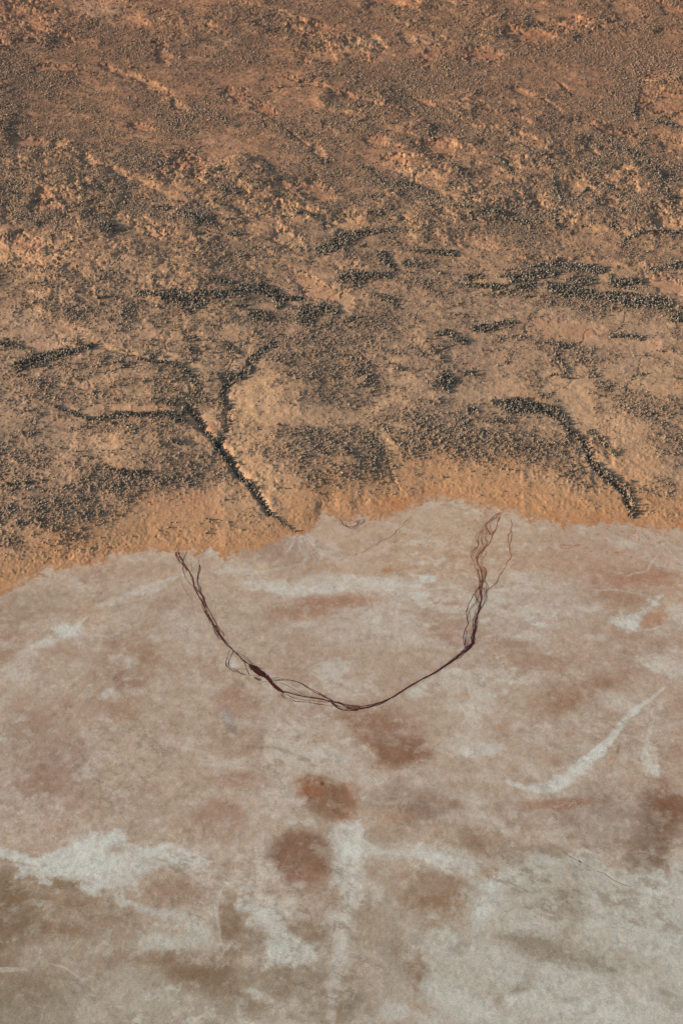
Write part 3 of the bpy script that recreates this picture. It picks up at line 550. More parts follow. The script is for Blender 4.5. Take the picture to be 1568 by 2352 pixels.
# -- lower lake, left
lp(BL, [(-300, 470), (0, 440), (120, 500), (330, 530), (540, 610), (700, 690), (700, 800), (640, 860), (700, 920), (1000, 900), (1000, 1300), (-300, 1300)], (148, 130, 110), .75, 16, 9)
for a in [(-20, 680, 200, 170, 0, (112, 90, 66), .85), (60, 590, 110, 50, 10, OLV, .6), (310, 745, 110, 35, 5, (124, 96, 72), .6), (320, 545, 130, 26, 8, (118, 92, 62), .75), (420, 640, 180, 50, 15, (132, 108, 84), .65), (1060, 740, 60, 120, -5, (114, 90, 64), .9), (1170, 790, 60, 70, 0, (122, 102, 78), .75), (1060, 640, 50, 60, 0, (146, 122, 100), .6), (880, 950, 130, 55, 5, (116, 88, 62), .85),
          (1000, 1020, 180, 80, 20, (120, 100, 78), .75), (1380, 410, 145, 125, 0, (118, 84, 62), .92, .3, .16), (1400, 500, 130, 50, 0, (138, 98, 76), .5), (1480, 130, 90, 80, 20, (122, 88, 64), .9, .4, .3), (1420, 95, 60, 40, 20, (140, 88, 56), .7), (1010, 200, 100, 50, 0, (140, 102, 78), .65), (1000, 260, 140, 90, 0, PNK, .55), (120, 110, 100, 70, 0, (138, 108, 90), .65), (250, 60, 170, 110, 20, (140, 110, 92), .55),
          (90, 1090, 260, 110, 0, (122, 106, 84), .75), (840, 570, 130, 60, 0, (142, 112, 90), .7), (700, 1140, 500, 60, 0, (158, 148, 130), .5), (550, 1040, 220, 70, -10, (164, 154, 138), .6), (800, 1090, 160, 60, 0, (164, 156, 140), .5), (1260, 1000, 200, 90, 0, (126, 110, 88), .6), (1500, 580, 90, 60, 0, (150, 126, 106), .5), (1350, 960, 120, 60, 0, (130, 112, 90), .5), (300, 830, 160, 40, 0, (158, 140, 120), .4), (1090, 60, 120, 40, 0, (146, 106, 84), .5),
          (600, 260, 120, 120, 0, (160, 142, 126), .4), (780, 870, 200, 26, -4, (122, 98, 74), .55), (1480, 860, 60, 130, 5, (130, 108, 86), .6), (1400, 770, 60, 60, 30, (132, 110, 88), .6), (800, 400, 100, 40, 0, SLT, .2), (1190, 340, 60, 60, 30, SLT, .4), (1300, 240, 200, 40, 10, (166, 148, 130), .4), (230, 620, 180, 20, 10, (128, 100, 74), .4)]:
    lb(BL, *a)
lp(BL, [(-60, 350), (0, 365), (60, 400), (180, 410), (330, 370), (400, 310), (540, 300), (600, 350), (700, 375), (830, 375), (950, 410), (950, 450), (860, 460), (760, 460), (700, 490), (660, 520), (640, 580), (560, 590), (480, 550), (400, 505), (280, 490), (240, 520), (150, 490), (80, 500), (120, 465), (40, 430), (-60, 410)], (190, 188, 177), .9, 6, 6)
lb(BL, 430, 420, 110, 80, 30, WHT, .6); lb(BL, 930, 425, 40, 22, 10, WHT, .8); lb(BL, 540, 380, 50, 12, 0, (150, 130, 110), .5); lb(BL, 890, 415, 14, 6, 0, BRN, .7); lb(BL, 700, 430, 60, 14, 0, (160, 148, 132), .5)
ll(BL, [(-40, 360), (30, 385), (110, 425), (200, 450), (280, 480)], 8, 14, WHT, .6); ll(BL, [(0, 430), (80, 440), (180, 460)], 6, 4, (136, 116, 96), .6)
lp(BL, [(380, 545), (440, 560), (460, 585), (390, 575)], WHT, .8, 4, 4)
lp(BL, [(550, 610), (620, 620), (700, 650), (800, 655), (900, 670), (960, 740), (985, 800), (900, 830), (800, 852), (700, 842), (640, 805), (655, 770), (740, 760), (830, 775), (870, 765), (780, 700), (700, 672), (620, 650)], (178, 175, 162), .85, 6, 6)
lp(BL, [(1110, 630), (1250, 622), (1310, 680), (1330, 760), (1400, 830), (1450, 860), (1430, 890), (1350, 890), (1240, 885), (1220, 800), (1210, 740), (1150, 680)], (184, 182, 170), .85, 8, 7)
lp(BL, [(1490, 640), (1600, 600), (1600, 1000), (1510, 1030), (1500, 900), (1515, 800), (1545, 740), (1480, 690)], (184, 181, 170), .35, 10, 9)
lp(BL, [(1460, -40), (1600, -40), (1600, 60), (1500, 30)], SLT, .5, 12, 8)
lb(BL, 1200, 1050, 90, 26, 25, SLT, .6); lb(BL, 1160, 1025, 25, 18, 20, WHT, .6); lb(BL, 60, 930, 60, 8, 0, SLT, .5)
ll(BL, [(1040, 540), (1005, 590), (990, 640), (1000, 700), (1010, 780), (1035, 840), (1020, 880)], 7, 5, (186, 180, 166), .75, .6, .15)
ll(BL, [(220, 910), (290, 925), (360, 970)], 4, 4, SLT, .6); ll(BL, [(1540, 700), (1530, 800), (1500, 870)], 4, 4, (132, 112, 92), .6)
lb(BL, 1480, 76, 9, 7, 0, (78, 52, 36), .95, .3, .1)
# fine mottling, broken crust and streaks
S5 = fbm(X, Y, 5.5, 4, 241, .7).astype(np.float32)
ga = (.55 + .45 * sstep(-.5, .5, fbm(X, Y, 130, 3, 251))).astype(np.float32)
mixc(full, sstep(.05, .9, S5) * .30 * ga, (132, 108, 88))
mixc(full, sstep(.05, .9, -S5 + .3 * S2) * (.10 + .15 * sstep(.18, .30, C[..., 1])) * ga, (200, 193, 180))
gr = fbm(*rot(X, Y, 10, 1.5, 1), 9, 4, 261, .7)
mixc(full, sstep(.18, .30, C[..., 1]) * sstep(.3, .8, gr) * sstep(.05, .5, fbm(X, Y, 100, 3, 271)) * .45, (196, 190, 178))
S4 = fbm(*rot(X, Y, 8, 1.8, 1), 14, 5, 171, .68).astype(np.float32)
mixc(full, sstep(.1, .9, S4 + .4 * N60) * .22, (146, 120, 100))
mixc(full, sstep(.2, 1.1, -S4 + .5 * S2 + .3 * N20) * .24, (190, 180, 165))
rdg = 1 - sstep(.0, .05, np.abs(fbm(*rot(X, Y, 25, 1.8, 1), 38, 5, 201, .58)))
mixc(full, rdg * sstep(-.1, .6, S1 + N60) * .28, (192, 184, 170))
rdg = 1 - sstep(.0, .05, np.abs(fbm(*rot(X, Y, -20, 1.6, 1), 30, 5, 211, .6)))
mixc(full, rdg * sstep(.0, .7, S2 + N60) * .25, (138, 112, 90))
mott = np.clip(sstep(.15, .8, S3 + .3 * N3), 0, 1)
mixc(full, mott * .26, (126, 102, 82))
mixc(full, sstep(.3, 1.1, -S3 + .2 * N3) * .22, (196, 190, 178))
brk = sstep(.1, .8, fbm(*rot(X, Y, -28, 1.8, 1), 7, 5, 151, .72)) * sstep(-.1, .45, fbm(X, Y, 90, 2, 161))
mixc(full, brk * .5 * sstep(1500, 1750, V2), (122, 102, 82))
arc = [(415, 1270), (440, 1310), (455, 1340), (470, 1390), (500, 1450), (540, 1500), (585, 1535), (650, 1590), (740, 1605), (800, 1628), (860, 1615), (910, 1590), (985, 1550), (1060, 1495), (1088, 1470), (1090, 1400), (1105, 1330), (1095, 1270), (1125, 1190)]
s, m = m_line(arc, 7, 9, .9, .5); mixc(s, m * .30, (140, 108, 88))
gs = .3 + .9 * sstep(-.5, .5, fbm(X, Y, 110, 3, 221))
LB = sstep(-1.2 - 7 * gs, 1.2 + 5 * gs, SD + (N3 * 5 + N7 * 5) * gs)
C = (LANDC * LB[..., None] + LK * (1 - LB[..., None])).astype(np.float32)
# orange and grey fringe tongues where the bank meets the flat
mixc(full, sstep(-16, -1, SD + N7 * 5 + N20 * 4) * (1 - LAND) * .35 * sstep(-.3, .5, N60), (180, 152, 128))
del LANDC, LK

Z += (1 - LAND) * (0.07 * N7 + 0.035 * N3)
Z = Z.astype(np.float32)

# ------------------------------------------------------------------ materials
def new_mat(name):
    m = bpy.data.materials.new(name); m.use_nodes = True
    n = m.node_tree; b = n.nodes['Principled BSDF']
    b.inputs['Roughness'].default_value = 0.95
    b.inputs['Specular IOR Level'].default_value = 0.12
    return m, n, b

def ground_material():
    m, n, b = new_mat('desert_ground')
    L = n.links
    at = n.nodes.new('ShaderNodeAttribute'); at.attribute_name = 'soil'
    geo = n.nodes.new('ShaderNodeNewGeometry')
    def noise(scale, detail, rough):
        t = n.nodes.new('ShaderNodeTexNoise'); t.inputs['Scale'].default_value = scale
        t.inputs['Detail'].default_value = detail; t.inputs['Roughness'].default_value = rough
        L.new(geo.outputs['Position'], t.inputs['Vector']); return t
    n1, n2 = noise(0.9, 5, .7), noise(0.12, 4, .65)
    def ramp(src, lo, hi, a, c):
        r = n.nodes.new('ShaderNodeMapRange'); r.inputs[1].default_value = lo; r.inputs[2].default_value = hi
        r.inputs[3].default_value = a; r.inputs[4].default_value = c; L.new(src, r.inputs[0]); return r
    r1 = ramp(n1.outputs['Fac'], .3, .7, .70, 1.30); r2 = ramp(n2.outputs['Fac'], .3, .7, .93, 1.07)
    mu = n.nodes.new('ShaderNodeMath'); mu.operation = 'MULTIPLY'
    L.new(r1.outputs[0], mu.inputs[0]); L.new(r2.outputs[0], mu.inputs[1])
    v = n.nodes.new('ShaderNodeVectorMath'); v.operation = 'SCALE'
    L.new(at.outputs['Color'], v.inputs[0]); L.new(mu.outputs[0], v.inputs['Scale'])
    L.new(v.outputs[0], b.inputs['Base Color'])
    bp = n.nodes.new('ShaderNodeBump'); bp.inputs['Strength'].default_value = 1.0; bp.inputs['Distance'].default_value = 0.10
    rg = n.nodes.new('ShaderNodeAttribute'); rg.attribute_name = 'rough'
    mm = n.nodes.new('ShaderNodeMath'); mm.operation = 'MULTIPLY'
    L.new(n1.outputs['Fac'], mm.inputs[0]); L.new(rg.outputs['Fac'], mm.inputs[1])
    L.new(mm.outputs[0], bp.inputs['Height']); L.new(bp.outputs[0], b.inputs['Normal'])
    return m

def plant_material(name):
    m, n, b = new_mat(name)
    L = n.links
    at = n.nodes.new('ShaderNodeAttribute'); at.attribute_name = 'leaf'
    geo = n.nodes.new('ShaderNodeNewGeometry')
    t = n.nodes.new('ShaderNodeTexNoise'); t.inputs['Scale'].default_value = 3.0; t.inputs['Detail'].default_value = 3
    L.new(geo.outputs['Position'], t.inputs['Vector'])
    r = n.nodes.new('ShaderNodeMapRange'); r.inputs[1].default_value = .3; r.inputs[2].default_value = .7; r.inputs[3].default_value = .65; r.inputs[4].default_value = 1.35
    L.new(t.outputs['Fac'], r.inputs[0])
    v = n.nodes.new('ShaderNodeVectorMath'); v.operation = 'SCALE'
    L.new(at.outputs['Color'], v.inputs[0]); L.new(r.outputs[0], v.inputs['Scale']); L.new(v.outputs[0], b.inputs['Base Color'])
    return m

M_GROUND = ground_material()
M_SHRUB = plant_material('saltbush_leaves')
M_TREE = plant_material('mulga_leaves')

def grid_mesh(name, X, Y, Z, cols, rough, mat):
    nr, nc = X.shape
    me = bpy.data.meshes.new(name)
    co = np.stack([X, Y, Z], -1).astype(np.float32).reshape(-1, 3)
    me.vertices.add(len(co)); me.vertices.foreach_set('co', co.ravel())
    i = np.arange(nr * nc, dtype=np.int32).reshape(nr, nc)
    # rows run far -> near, columns left -> right: this order faces up
    f = np.stack([i[1:, :-1], i[1:, 1:], i[:-1, 1:], i[:-1, :-1]], -1).reshape(-1, 4)
    me.loops.add(f.size); me.loops.foreach_set('vertex_index', f.ravel())
    me.polygons.add(len(f))
    me.polygons.foreach_set('loop_start', np.arange(0, f.size, 4, dtype=np.int32))
    me.polygons.foreach_set('use_smooth', np.ones(len(f), bool))
    me.update(calc_edges=True)
    a = me.attributes.new('soil', 'FLOAT_COLOR', 'POINT')
    rgba = np.ones((len(co), 4), np.float32); rgba[:, :3] = np.clip(cols.reshape(-1, 3), 0, 1)
    a.data.foreach_set('color', rgba.ravel())
    a = me.attributes.new('rough', 'FLOAT', 'POINT'); a.data.foreach_set('value', rough.astype(np.float32).ravel())
    me.materials.append(mat)
    o = bpy.data.objects.new(name, me); scene.collection.objects.link(o)
    return o

# ------------------------------------------------------------------ plants
def ico():
    t = (1 + 5 ** .5) / 2
    v = np.array([(-1, t, 0), (1, t, 0), (-1, -t, 0), (1, -t, 0), (0, -1, t), (0, 1, t), (0, -1, -t), (0, 1, -t), (t, 0, -1), (t, 0, 1), (-t, 0, -1), (-t, 0, 1)], float)
    v /= np.linalg.norm(v[0])
    f = np.array([(0, 11, 5), (0, 5, 1), (0, 1, 7), (0, 7, 10), (0, 10, 11), (1, 5, 9), (5, 11, 4), (11, 10, 2), (10, 7, 6), (7, 1, 8), (3, 9, 4), (3, 4, 2), (3, 2, 6), (3, 6, 8), (3, 8, 9), (4, 9, 5), (2, 4, 11), (6, 2, 10), (8, 6, 7), (9, 8, 1)])
    return v, f
IV, IF = ico()

fine = (slice(row0, row1 - 1), slice(col0, col1 - 1))
cell = ((X[row0:row1 - 1, col0 + 1:col1] - X[row0:row1 - 1, col0:col1 - 1]) * (Y[row0:row1 - 1, col0:col1 - 1] - Y[row0 + 1:row1, col0:col1 - 1])).astype(np.float32)

def scatter(lam):
    n = rng.poisson(np.clip(lam, 0, None) * cell)
    r, c = np.nonzero(n); k = n[r, c]
    r = np.repeat(r, k) + row0; c = np.repeat(c, k) + col0
    fr, fc = rng.random(len(r)), rng.random(len(r))
    def bil(A):
        return (A[r, c] * (1 - fr) + A[r + 1, c] * fr) * (1 - fc) + (A[r, c + 1] * (1 - fr) + A[r + 1, c + 1] * fr) * fc
    return np.stack([bil(X), bil(Y), bil(Z)], 1), DEN[r, c], TREE[r, c], V2[r, c], U2[r, c], (r, c, bil)

# shrubs
topc = 1 - sstep(120, 620, V2[fine])
lam = ((0.19 + .05 * upper[fine]) * DEN[fine] ** 1.4 + .022 * topc * (.4 + .6 * sstep(-.3, .4, clump2[fine])) * (1 - .95 * np.clip(BARE[fine] * 1.3, 0, 1)) + 0.012 * (.3 + .7 * sstep(-.3, .4, N20[fine] + N60[fine])) * sstep(14, 60, SD[fine]) * (1 - .7 * sstep(.0, .6, BARE[fine])) + 0.0007 * sstep(4, 20, SD[fine])) * sstep(2, 10, SD[fine])
sp, sden, _, sv, su, s_at = scatter(lam)
sr = np.exp(rng.normal(-0.58, 0.42, len(sp))) * (0.85 + 0.3 * sden)
sr = np.clip(sr * (1 - 0.10 * (1 - sstep(600, 1000, sv)) + .34 * (1 - sstep(60, 620, sv))), .3, 2.9)
sh = sr * rng.uniform(.7, 1.15, len(sp)) * 1.0
# trees
tp, tden, ttr, tv, tu, t_at = scatter(0.175 * sstep(.18, .6, TREE[fine]) + 0.0006 * np.clip(DEN[fine], 0, 1))
tr_ = np.clip(np.exp(rng.normal(0.22, 0.24, len(tp))), .7, 2.6)
th = tr_ * rng.uniform(1.7, 2.4, len(tp))
print('shrubs', len(sp), 'trees', len(tp))

def mounds(at, p, r, h, off=0.3):
    rr, cc, _ = at
    px, py = p[:, 0] - off * r, p[:, 1]
    for dr in range(-3, 4):
        for dc in range(-4, 5):
            a, b_ = np.clip(rr + dr, 0, NR - 1), np.clip(cc + dc, 0, NC - 1)
            d2 = ((X[a, b_] - px) ** 2 + (Y[a, b_] - py) ** 2) / (r * r)
            np.add.at(Z, (a, b_), (h * np.exp(-d2 * 1.3)).astype(np.float32))
k_ = (sv > 560) & (sr > .5)
mounds((s_at[0][k_], s_at[1][k_], None), sp[k_], sr[k_] * 1.35, sr[k_] * .36)
# bare sand hummocks towards the shore
hp, _, _, hv, hu, h_at = scatter(0.030 * (sstep(12, 40, SD[fine]) * (1 - sstep(150, 330, SD[fine])) * (.08 + .92 * sstep(-.1, .5, .7 * N20[fine] + N60[fine])) * (1 - .8 * BARE[fine])))
hr = rng.uniform(1.0, 2.1, len(hp))
mounds(h_at, hp, hr, hr * rng.uniform(.10, .28, len(hp)), 0)
# crumbly lip along the shore
hp, _, _, hv, hu, h_at = scatter(0.06 * sstep(5, 12, SD[fine]) * (1 - sstep(25, 70, SD[fine])) * sstep(.1, .6, .6 * N20[fine] + N60[fine]))
hr = rng.uniform(.8, 1.4, len(hp))
mounds(h_at, hp, hr, hr * rng.uniform(.10, .24, len(hp)), 0)
sp[:, 2] = s_at[2](Z); tp[:, 2] = t_at[2](Z)

rough = LAND * (0.35 + 1.3 * np.clip(DEN, 0, 1) + .6 * hm) + (1 - LAND) * 0.5
g = grid_mesh('ground', X, Y, Z, C, rough, M_GROUND)
g['kind'] = 'structure'
g['label'] = 'orange sand plain with dunes and creeks running down to a pale salt flat'

def apparent(p, r):
    return r / np.maximum(depth_of(p[:, 1]), 1)

def in_frame(u, v):
    return (u > 6) & (u < 1562) & (v > 6) & (v < 2346)

def pick(p, r, u, v, n, cap):
    a = apparent(p, np.minimum(r, cap)) * in_frame(u, v)
    return np.argsort(-a)[:n]

i_s = pick(sp, sr, su, sv, 300, 9)
i_t = pick(tp, tr_, tu, tv, 300, 9)

def mass(name, p, r, h, base_cols, mat, label, cat):
    n = len(p); nv = 12
    ang = rng.uniform(0, 2 * math.pi, n); tilt = rng.uniform(-.5, .5, (n, 2))
    v = IV[None] * rng.uniform(.62, 1.25, (n, nv, 1))
    ca, sa = np.cos(ang)[:, None], np.sin(ang)[:, None]
    x = v[..., 0] * ca - v[..., 1] * sa; y = v[..., 0] * sa + v[..., 1] * ca; z = v[..., 2] + tilt[:, :1] * x + tilt[:, 1:] * y
    co = np.empty((n, nv, 3), np.float32)
    co[..., 0] = p[:, None, 0] + x * r[:, None] * rng.uniform(.8, 1.2, (n, 1))
    co[..., 1] = p[:, None, 1] + y * r[:, None] * rng.uniform(.8, 1.2, (n, 1))
    co[..., 2] = p[:, None, 2] + (z * .5 + .42) * h[:, None]
    f = (IF[None] + (np.arange(n) * nv)[:, None, None]).reshape(-1, 3).astype(np.int32)
    me = bpy.data.meshes.new(name)
    me.vertices.add(n * nv); me.vertices.foreach_set('co', co.ravel())
    me.loops.add(f.size); me.loops.foreach_set('vertex_index', f.ravel())
    me.polygons.add(len(f)); me.polygons.foreach_set('loop_start', np.arange(0, f.size, 3, dtype=np.int32))
    me.update(calc_edges=True)
    cols = np.ones((n, nv, 4), np.float32)
    cols[..., :3] = (base_cols * rng.uniform(.7, 1.35, (n, 1)))[:, None, :] * rng.uniform(.7, 1.3, (n, nv, 1))
    a = me.attributes.new('leaf', 'FLOAT_COLOR', 'POINT'); a.data.foreach_set('color', cols.ravel())
    me.materials.append(mat)
    o = bpy.data.objects.new(name, me); scene.collection.objects.link(o)
    o['kind'] = 'stuff'; o['label'] = label; o['category'] = cat
    return o

def shrub_cols(n):
    a, b_, c_ = np.array((.27, .205, .145)), np.array((.17, .145, .105)), np.array((.26, .17, .11))
    k = rng.random((n, 1)); k2 = rng.random((n, 1))
    return (a * k + b_ * (1 - k)) * (1 - .35 * k2) + c_ * .35 * k2
def tree_cols(n):
    a, b_ = np.array((.25, .205, .15)), np.array((.085, .074, .058))
    k = rng.random((n, 1)); return a * k + b_ * (1 - k)

ms = np.ones(len(sp), bool); ms[i_s] = False
mt = np.ones(len(tp), bool); mt[i_t] = False
mass('scrub', sp[ms], sr[ms], sh[ms], shrub_cols(ms.sum()) * (1 + (1 - sstep(0, 600, sv[ms]))[:, None] * np.array((.10, -.10, -.16))), M_SHRUB, 'low grey brown scrub dotted thickly over the sand plain', 'scrub')
mass('woodland', tp[mt], tr_[mt], th[mt], tree_cols(mt.sum()), M_TREE, 'dark belts of small trees along creeks and in hollows', 'woodland')

def bush_mesh(name, tree, seed):
    r = np.random.default_rng(seed); vs_, fs, cs = [], [], []
    base = np.array((.135, .112, .082) if tree else (.19, .155, .11))
    def tube(a, b, r0, r1):
        a, b = np.array(a, float), np.array(b, float); d = b - a; d /= np.linalg.norm(d)
        s_ = np.cross(d, (0.3, 0.9, 0.1)); s_ /= np.linalg.norm(s_); t_ = np.cross(d, s_); k0 = len(vs_)
        for q_, rr in ((a, r0), (b, r1)):
            for k in range(5):
                w_ = 2 * math.pi * k / 5; vs_.append(q_ + rr * (math.cos(w_) * s_ + math.sin(w_) * t_)); cs.append((.10, .07, .05))
        for k in range(5):
            fs.append((k0 + k, k0 + (k + 1) % 5, k0 + 5 + (k + 1) % 5, k0 + 5 + k))
    ztop = .9 if tree else .35
    tube((0, 0, -.15), (0.03, .02, ztop), .10, .06)
    lobes = []
    for k in range(7):
        w_ = r.uniform(0, 2 * math.pi); rad = r.uniform(.25, .62) if k else 0
        c_ = np.array((rad * math.cos(w_), rad * math.sin(w_), (ztop + r.uniform(.1, .75)) if tree else r.uniform(.35, .75)))
        lobes.append((c_, r.uniform(.34, .5))); tube((0.03, .02, ztop * .7), c_, .05, .02)
    for c_, R in lobes:
        for k in range(34):
            d = r.normal(size=3); d /= np.linalg.norm(d); p_ = c_ + d * R * r.uniform(.55, 1.08)
            if p_[2] < .04: p_[2] = .04 + r.random() * .1
            a = r.normal(size=3); a /= np.linalg.norm(a); b2 = np.cross(a, r.normal(size=3)); b2 /= np.linalg.norm(b2)
            s_ = r.uniform(.10, .19); k0 = len(vs_); col = base * r.uniform(.6, 1.5)
            for q_ in (p_ - a * s_, p_ + b2 * s_ * .6, p_ + a * s_, p_ - b2 * s_ * .6):
                vs_.append(q_); cs.append(col)
            fs.append((k0, k0 + 1, k0 + 2, k0 + 3))
        iv = IV * R * .72 * r.uniform(.8, 1.15, (12, 1)); k0 = len(vs_)
        for q_ in iv: vs_.append(c_ + q_ * np.array((1, 1, .9))); cs.append(base * r.uniform(.6, 1.2))
        for f_ in IF: fs.append(tuple(int(x_) + k0 for x_ in f_))
    me = bpy.data.meshes.new(name); me.from_pydata([tuple(map(float, v_)) for v_ in vs_], [], fs)
    at = me.attributes.new('leaf', 'FLOAT_COLOR', 'POINT')
    at.data.foreach_set('color', np.concatenate([np.array(cs, np.float32), np.ones((len(cs), 1), np.float32)], 1).ravel())
    me.materials.append(M_TREE if tree else M_SHRUB)
    return me

shrub_v = [bush_mesh('shrub', False, 100 + k) for k in range(6)]
tree_v = [bush_mesh('tree', True, 200 + k) for k in range(6)]

# where each plant stands: (map u, map v, words)
S_AT = [(60, 1180, 'small dark shrub on the bushy hill above the shore at far left'), (170, 1250, 'small shrub on the sandy bank between left hill and shore'), (330, 1160, 'small shrub on the smooth tan rise behind the left shore'),
        (470, 1215, 'small shrub on the crumbly orange bank above the left braided trail'), (610, 1190, 'small shrub on the sand beside the mouth of the left creek'), (720, 1130, 'small shrub at the foot of the dark hill right of the left creek'),
        (880, 1120, 'small shrub on the hummocky slope above the middle shore'), (1040, 1090, 'small shrub among pale hummocks above the top of the salt bay'), (1160, 1120, 'small shrub on the sand above the right braided trail'),
        (1290, 1130, 'small shrub on the open orange sand left of the right creek mouth'), (1400, 1150, 'small shrub beside the mouth of the right creek'), (1510, 1120, 'small shrub on the orange sand right of the right creek mouth'),
        (20, 1310, 'small shrub on the narrow orange bank at the left edge')]
T_AT = [(20, 800, 'dark tree in the short belt at the left edge'), (80, 840, 'dark tree in the spindle shaped grove at far left'), (330, 965, 'dark tree in the level belt joining the left creek'), (440, 890, 'dark tree on the winding upper left creek'), (560, 1080, 'dark tree in the shadowed gully of the left creek'),
        (620, 1180, 'dark tree at the mouth of the left creek'), (520, 930, 'dark tree on the middle arm of the left creek'), (590, 830, 'dark tree at the head of the middle creek arm'), (705, 730, 'dark tree in the round grove left of centre'), (430, 695, 'dark tree in the long belt above the left creeks'),
        (600, 675, 'dark tree in the curved belt left of the round grove'), (1020, 885, 'dark tree in the square grove right of centre'), (1200, 940, 'dark tree in the curved belt at the head of the right creek'), (1350, 1060, 'dark tree in the gully of the right creek'),
        (1440, 1160, 'dark tree at the mouth of the right creek'), (1400, 1050, 'dark tree on the side arm right of the right creek'), (1210, 640, 'dark tree in the densest grove at upper right'), (1450, 690, 'dark tree in the long tapering grove at upper right'), (1555, 735, 'dark tree in the round grove at the right edge'),
        (900, 1000, 'lone dark tree among scrub in the middle of the plain'), (200, 1080, 'lone dark tree among scrub on the left hills'), (320, 1105, 'dark tree in the short line on the left hills'), (1040, 775, 'dark tree in the small arrow shaped grove'), (1300, 860, 'dark tree on the thin creek in the right hills')]

def place(kind, idx, p, r, h, u, v, meshes, anchors, grp, unit):
    first = {}
    for n, i in enumerate(idx):
        k = int(np.argmin([(u[i] - a[0]) ** 2 + (v[i] - a[1]) ** 2 for a in anchors]))
        vi = n % len(meshes)
        if vi not in first:
            o = bpy.data.objects.new(kind, meshes[vi]); first[vi] = o
        else:
            o = first[vi].copy()
        scene.collection.objects.link(o)
        o.location = tuple(map(float, p[i])); o.rotation_euler = (0, 0, float(rng.uniform(0, 6.28)))
        o.scale = (float(r[i]), float(r[i]), float(h[i] / unit))
        o['label'] = anchors[k][2]; o['category'] = kind; o['group'] = grp + ', ' + anchors[k][2].split(' ', 1)[1]
place('shrub', i_s, sp, sr, sh, su, sv, shrub_v, S_AT, 'shrubs', 1.1)
place('tree', i_t, tp, tr_, th, tu, tv, tree_v, T_AT, 'trees', 1.9)

# ------------------------------------------------------------------ trodden mud trails on the salt
def trail_material():
    m, n, b = new_mat('wet_mud')
    L = n.links
    at = n.nodes.new('ShaderNodeAttribute'); at.attribute_name = 'mud'
    geo = n.nodes.new('ShaderNodeNewGeometry')
    t = n.nodes.new('ShaderNodeTexNoise'); t.inputs['Scale'].default_value = 0.5; t.inputs['Detail'].default_value = 4
    L.new(geo.outputs['Position'], t.inputs['Vector'])
    r = n.nodes.new('ShaderNodeMapRange'); r.inputs[1].default_value = .3; r.inputs[2].default_value = .7; r.inputs[3].default_value = .6; r.inputs[4].default_value = 1.5
    L.new(t.outputs['Fac'], r.inputs[0])
    v = n.nodes.new('ShaderNodeVectorMath'); v.operation = 'SCALE'
    L.new(at.outputs['Color'], v.inputs[0]); L.new(r.outputs[0], v.inputs['Scale']); L.new(v.outputs[0], b.inputs['Base Color'])
    b.inputs['Roughness'].default_value = .8
    return m
M_MUD = trail_material()
MAR = np.array(lin((70, 31, 23))); DKB = np.array(lin((92, 48, 32))); ORB = np.array(lin((140, 78, 36))); FNT = np.array(lin((140, 104, 82)))

class Strips:
    def __init__(s): s.v, s.f, s.c, s.lay = [], [], [], 0
    def add(s, pts, width, c0, c1=None, wig=.35, fade=False):
        """pts in map px; width in metres"""
        c1 = c0 if c1 is None else c1
        P = np.array([ground(u, v) for u, v in pts]); seg = np.linalg.norm(np.diff(P, axis=0), axis=1)
        cum = np.concatenate([[0], np.cumsum(seg)]); n = max(4, int(cum[-1] / 2.2))
        # Catmull-like smoothing through dense resample
        t = np.linspace(0, cum[-1], n); x = np.interp(t, cum, P[:, 0]); y = np.interp(t, cum, P[:, 1])
        k = min(3, n // 2 * 2 - 1)
        if k >= 3:
            ker = np.ones(k) / k; xp = np.pad(x, k // 2, 'edge'); yp = np.pad(y, k // 2, 'edge'); x = np.convolve(xp, ker, 'valid'); y = np.convolve(yp, ker, 'valid')
        sd0 = rng.uniform(0, 400)
        ox = (vnoise(t / 9, t * 0 + sd0, 3) - .5) * 2 * wig * 3.2 + (vnoise(t / 26, t * 0 + sd0, 4) - .5) * wig * 7
        dx, dy = np.gradient(x), np.gradient(y); ln = np.hypot(dx, dy) + 1e-9; nx, ny = -dy / ln, dx / ln
        x = x + nx * ox; y = y + ny * ox
        ww = width * (.55 + .9 * vnoise(t / 6, t * 0 + sd0, 5)) * .5
        if fade: ww *= np.interp(t / cum[-1], [0, .15, .85, 1], [.4, 1, 1, .4])
        s.lay += 1; z = 0.09 + 0.004 * s.lay; k0 = len(s.v)
        zz = np.full(n, z)
        for i in range(n):
            f_ = i / (n - 1); col = c0 * (1 - f_) + c1 * f_
            s.v.append((x[i] + nx[i] * ww[i], y[i] + ny[i] * ww[i], zz[i])); s.v.append((x[i] - nx[i] * ww[i], y[i] - ny[i] * ww[i], zz[i]))
            s.c += [col, col]
            if i: a = k0 + 2 * i; s.f.append((a - 2, a - 1, a + 1, a))
    def bundle(s, pts, width, c0, c1=None, n=2, spread=1.2, wig=.4):
        for k in range(n):
            s.add([(u + rng.normal(0, spread * .6), v + rng.normal(0, spread * .4)) for u, v in pts], width * rng.uniform(.6, 1.1), c0, c1, wig)
    def poly(s, pts, c):
        k0 = len(s.v); s.lay += 1
        P = [ground(u, v) for u, v in pts]
        for x, y in P: s.v.append((float(x), float(y), 0.09 + .004 * s.lay)); s.c.append(c)
        s.f.append(tuple(range(k0 + len(P) - 1, k0 - 1, -1)))
    def build(s, name, label):
        me = bpy.data.meshes.new(name); me.from_pydata([tuple(map(float, p)) for p in s.v], [], s.f)
        a = me.attributes.new('mud', 'FLOAT_COLOR', 'POINT')
        a.data.foreach_set('color', np.concatenate([np.array(s.c, np.float32), np.ones((len(s.c), 1), np.float32)], 1).ravel())
        me.materials.append(M_MUD)
        o = bpy.data.objects.new(name, me); scene.collection.objects.link(o)
        o['kind'] = 'structure'; o['label'] = label
        return o

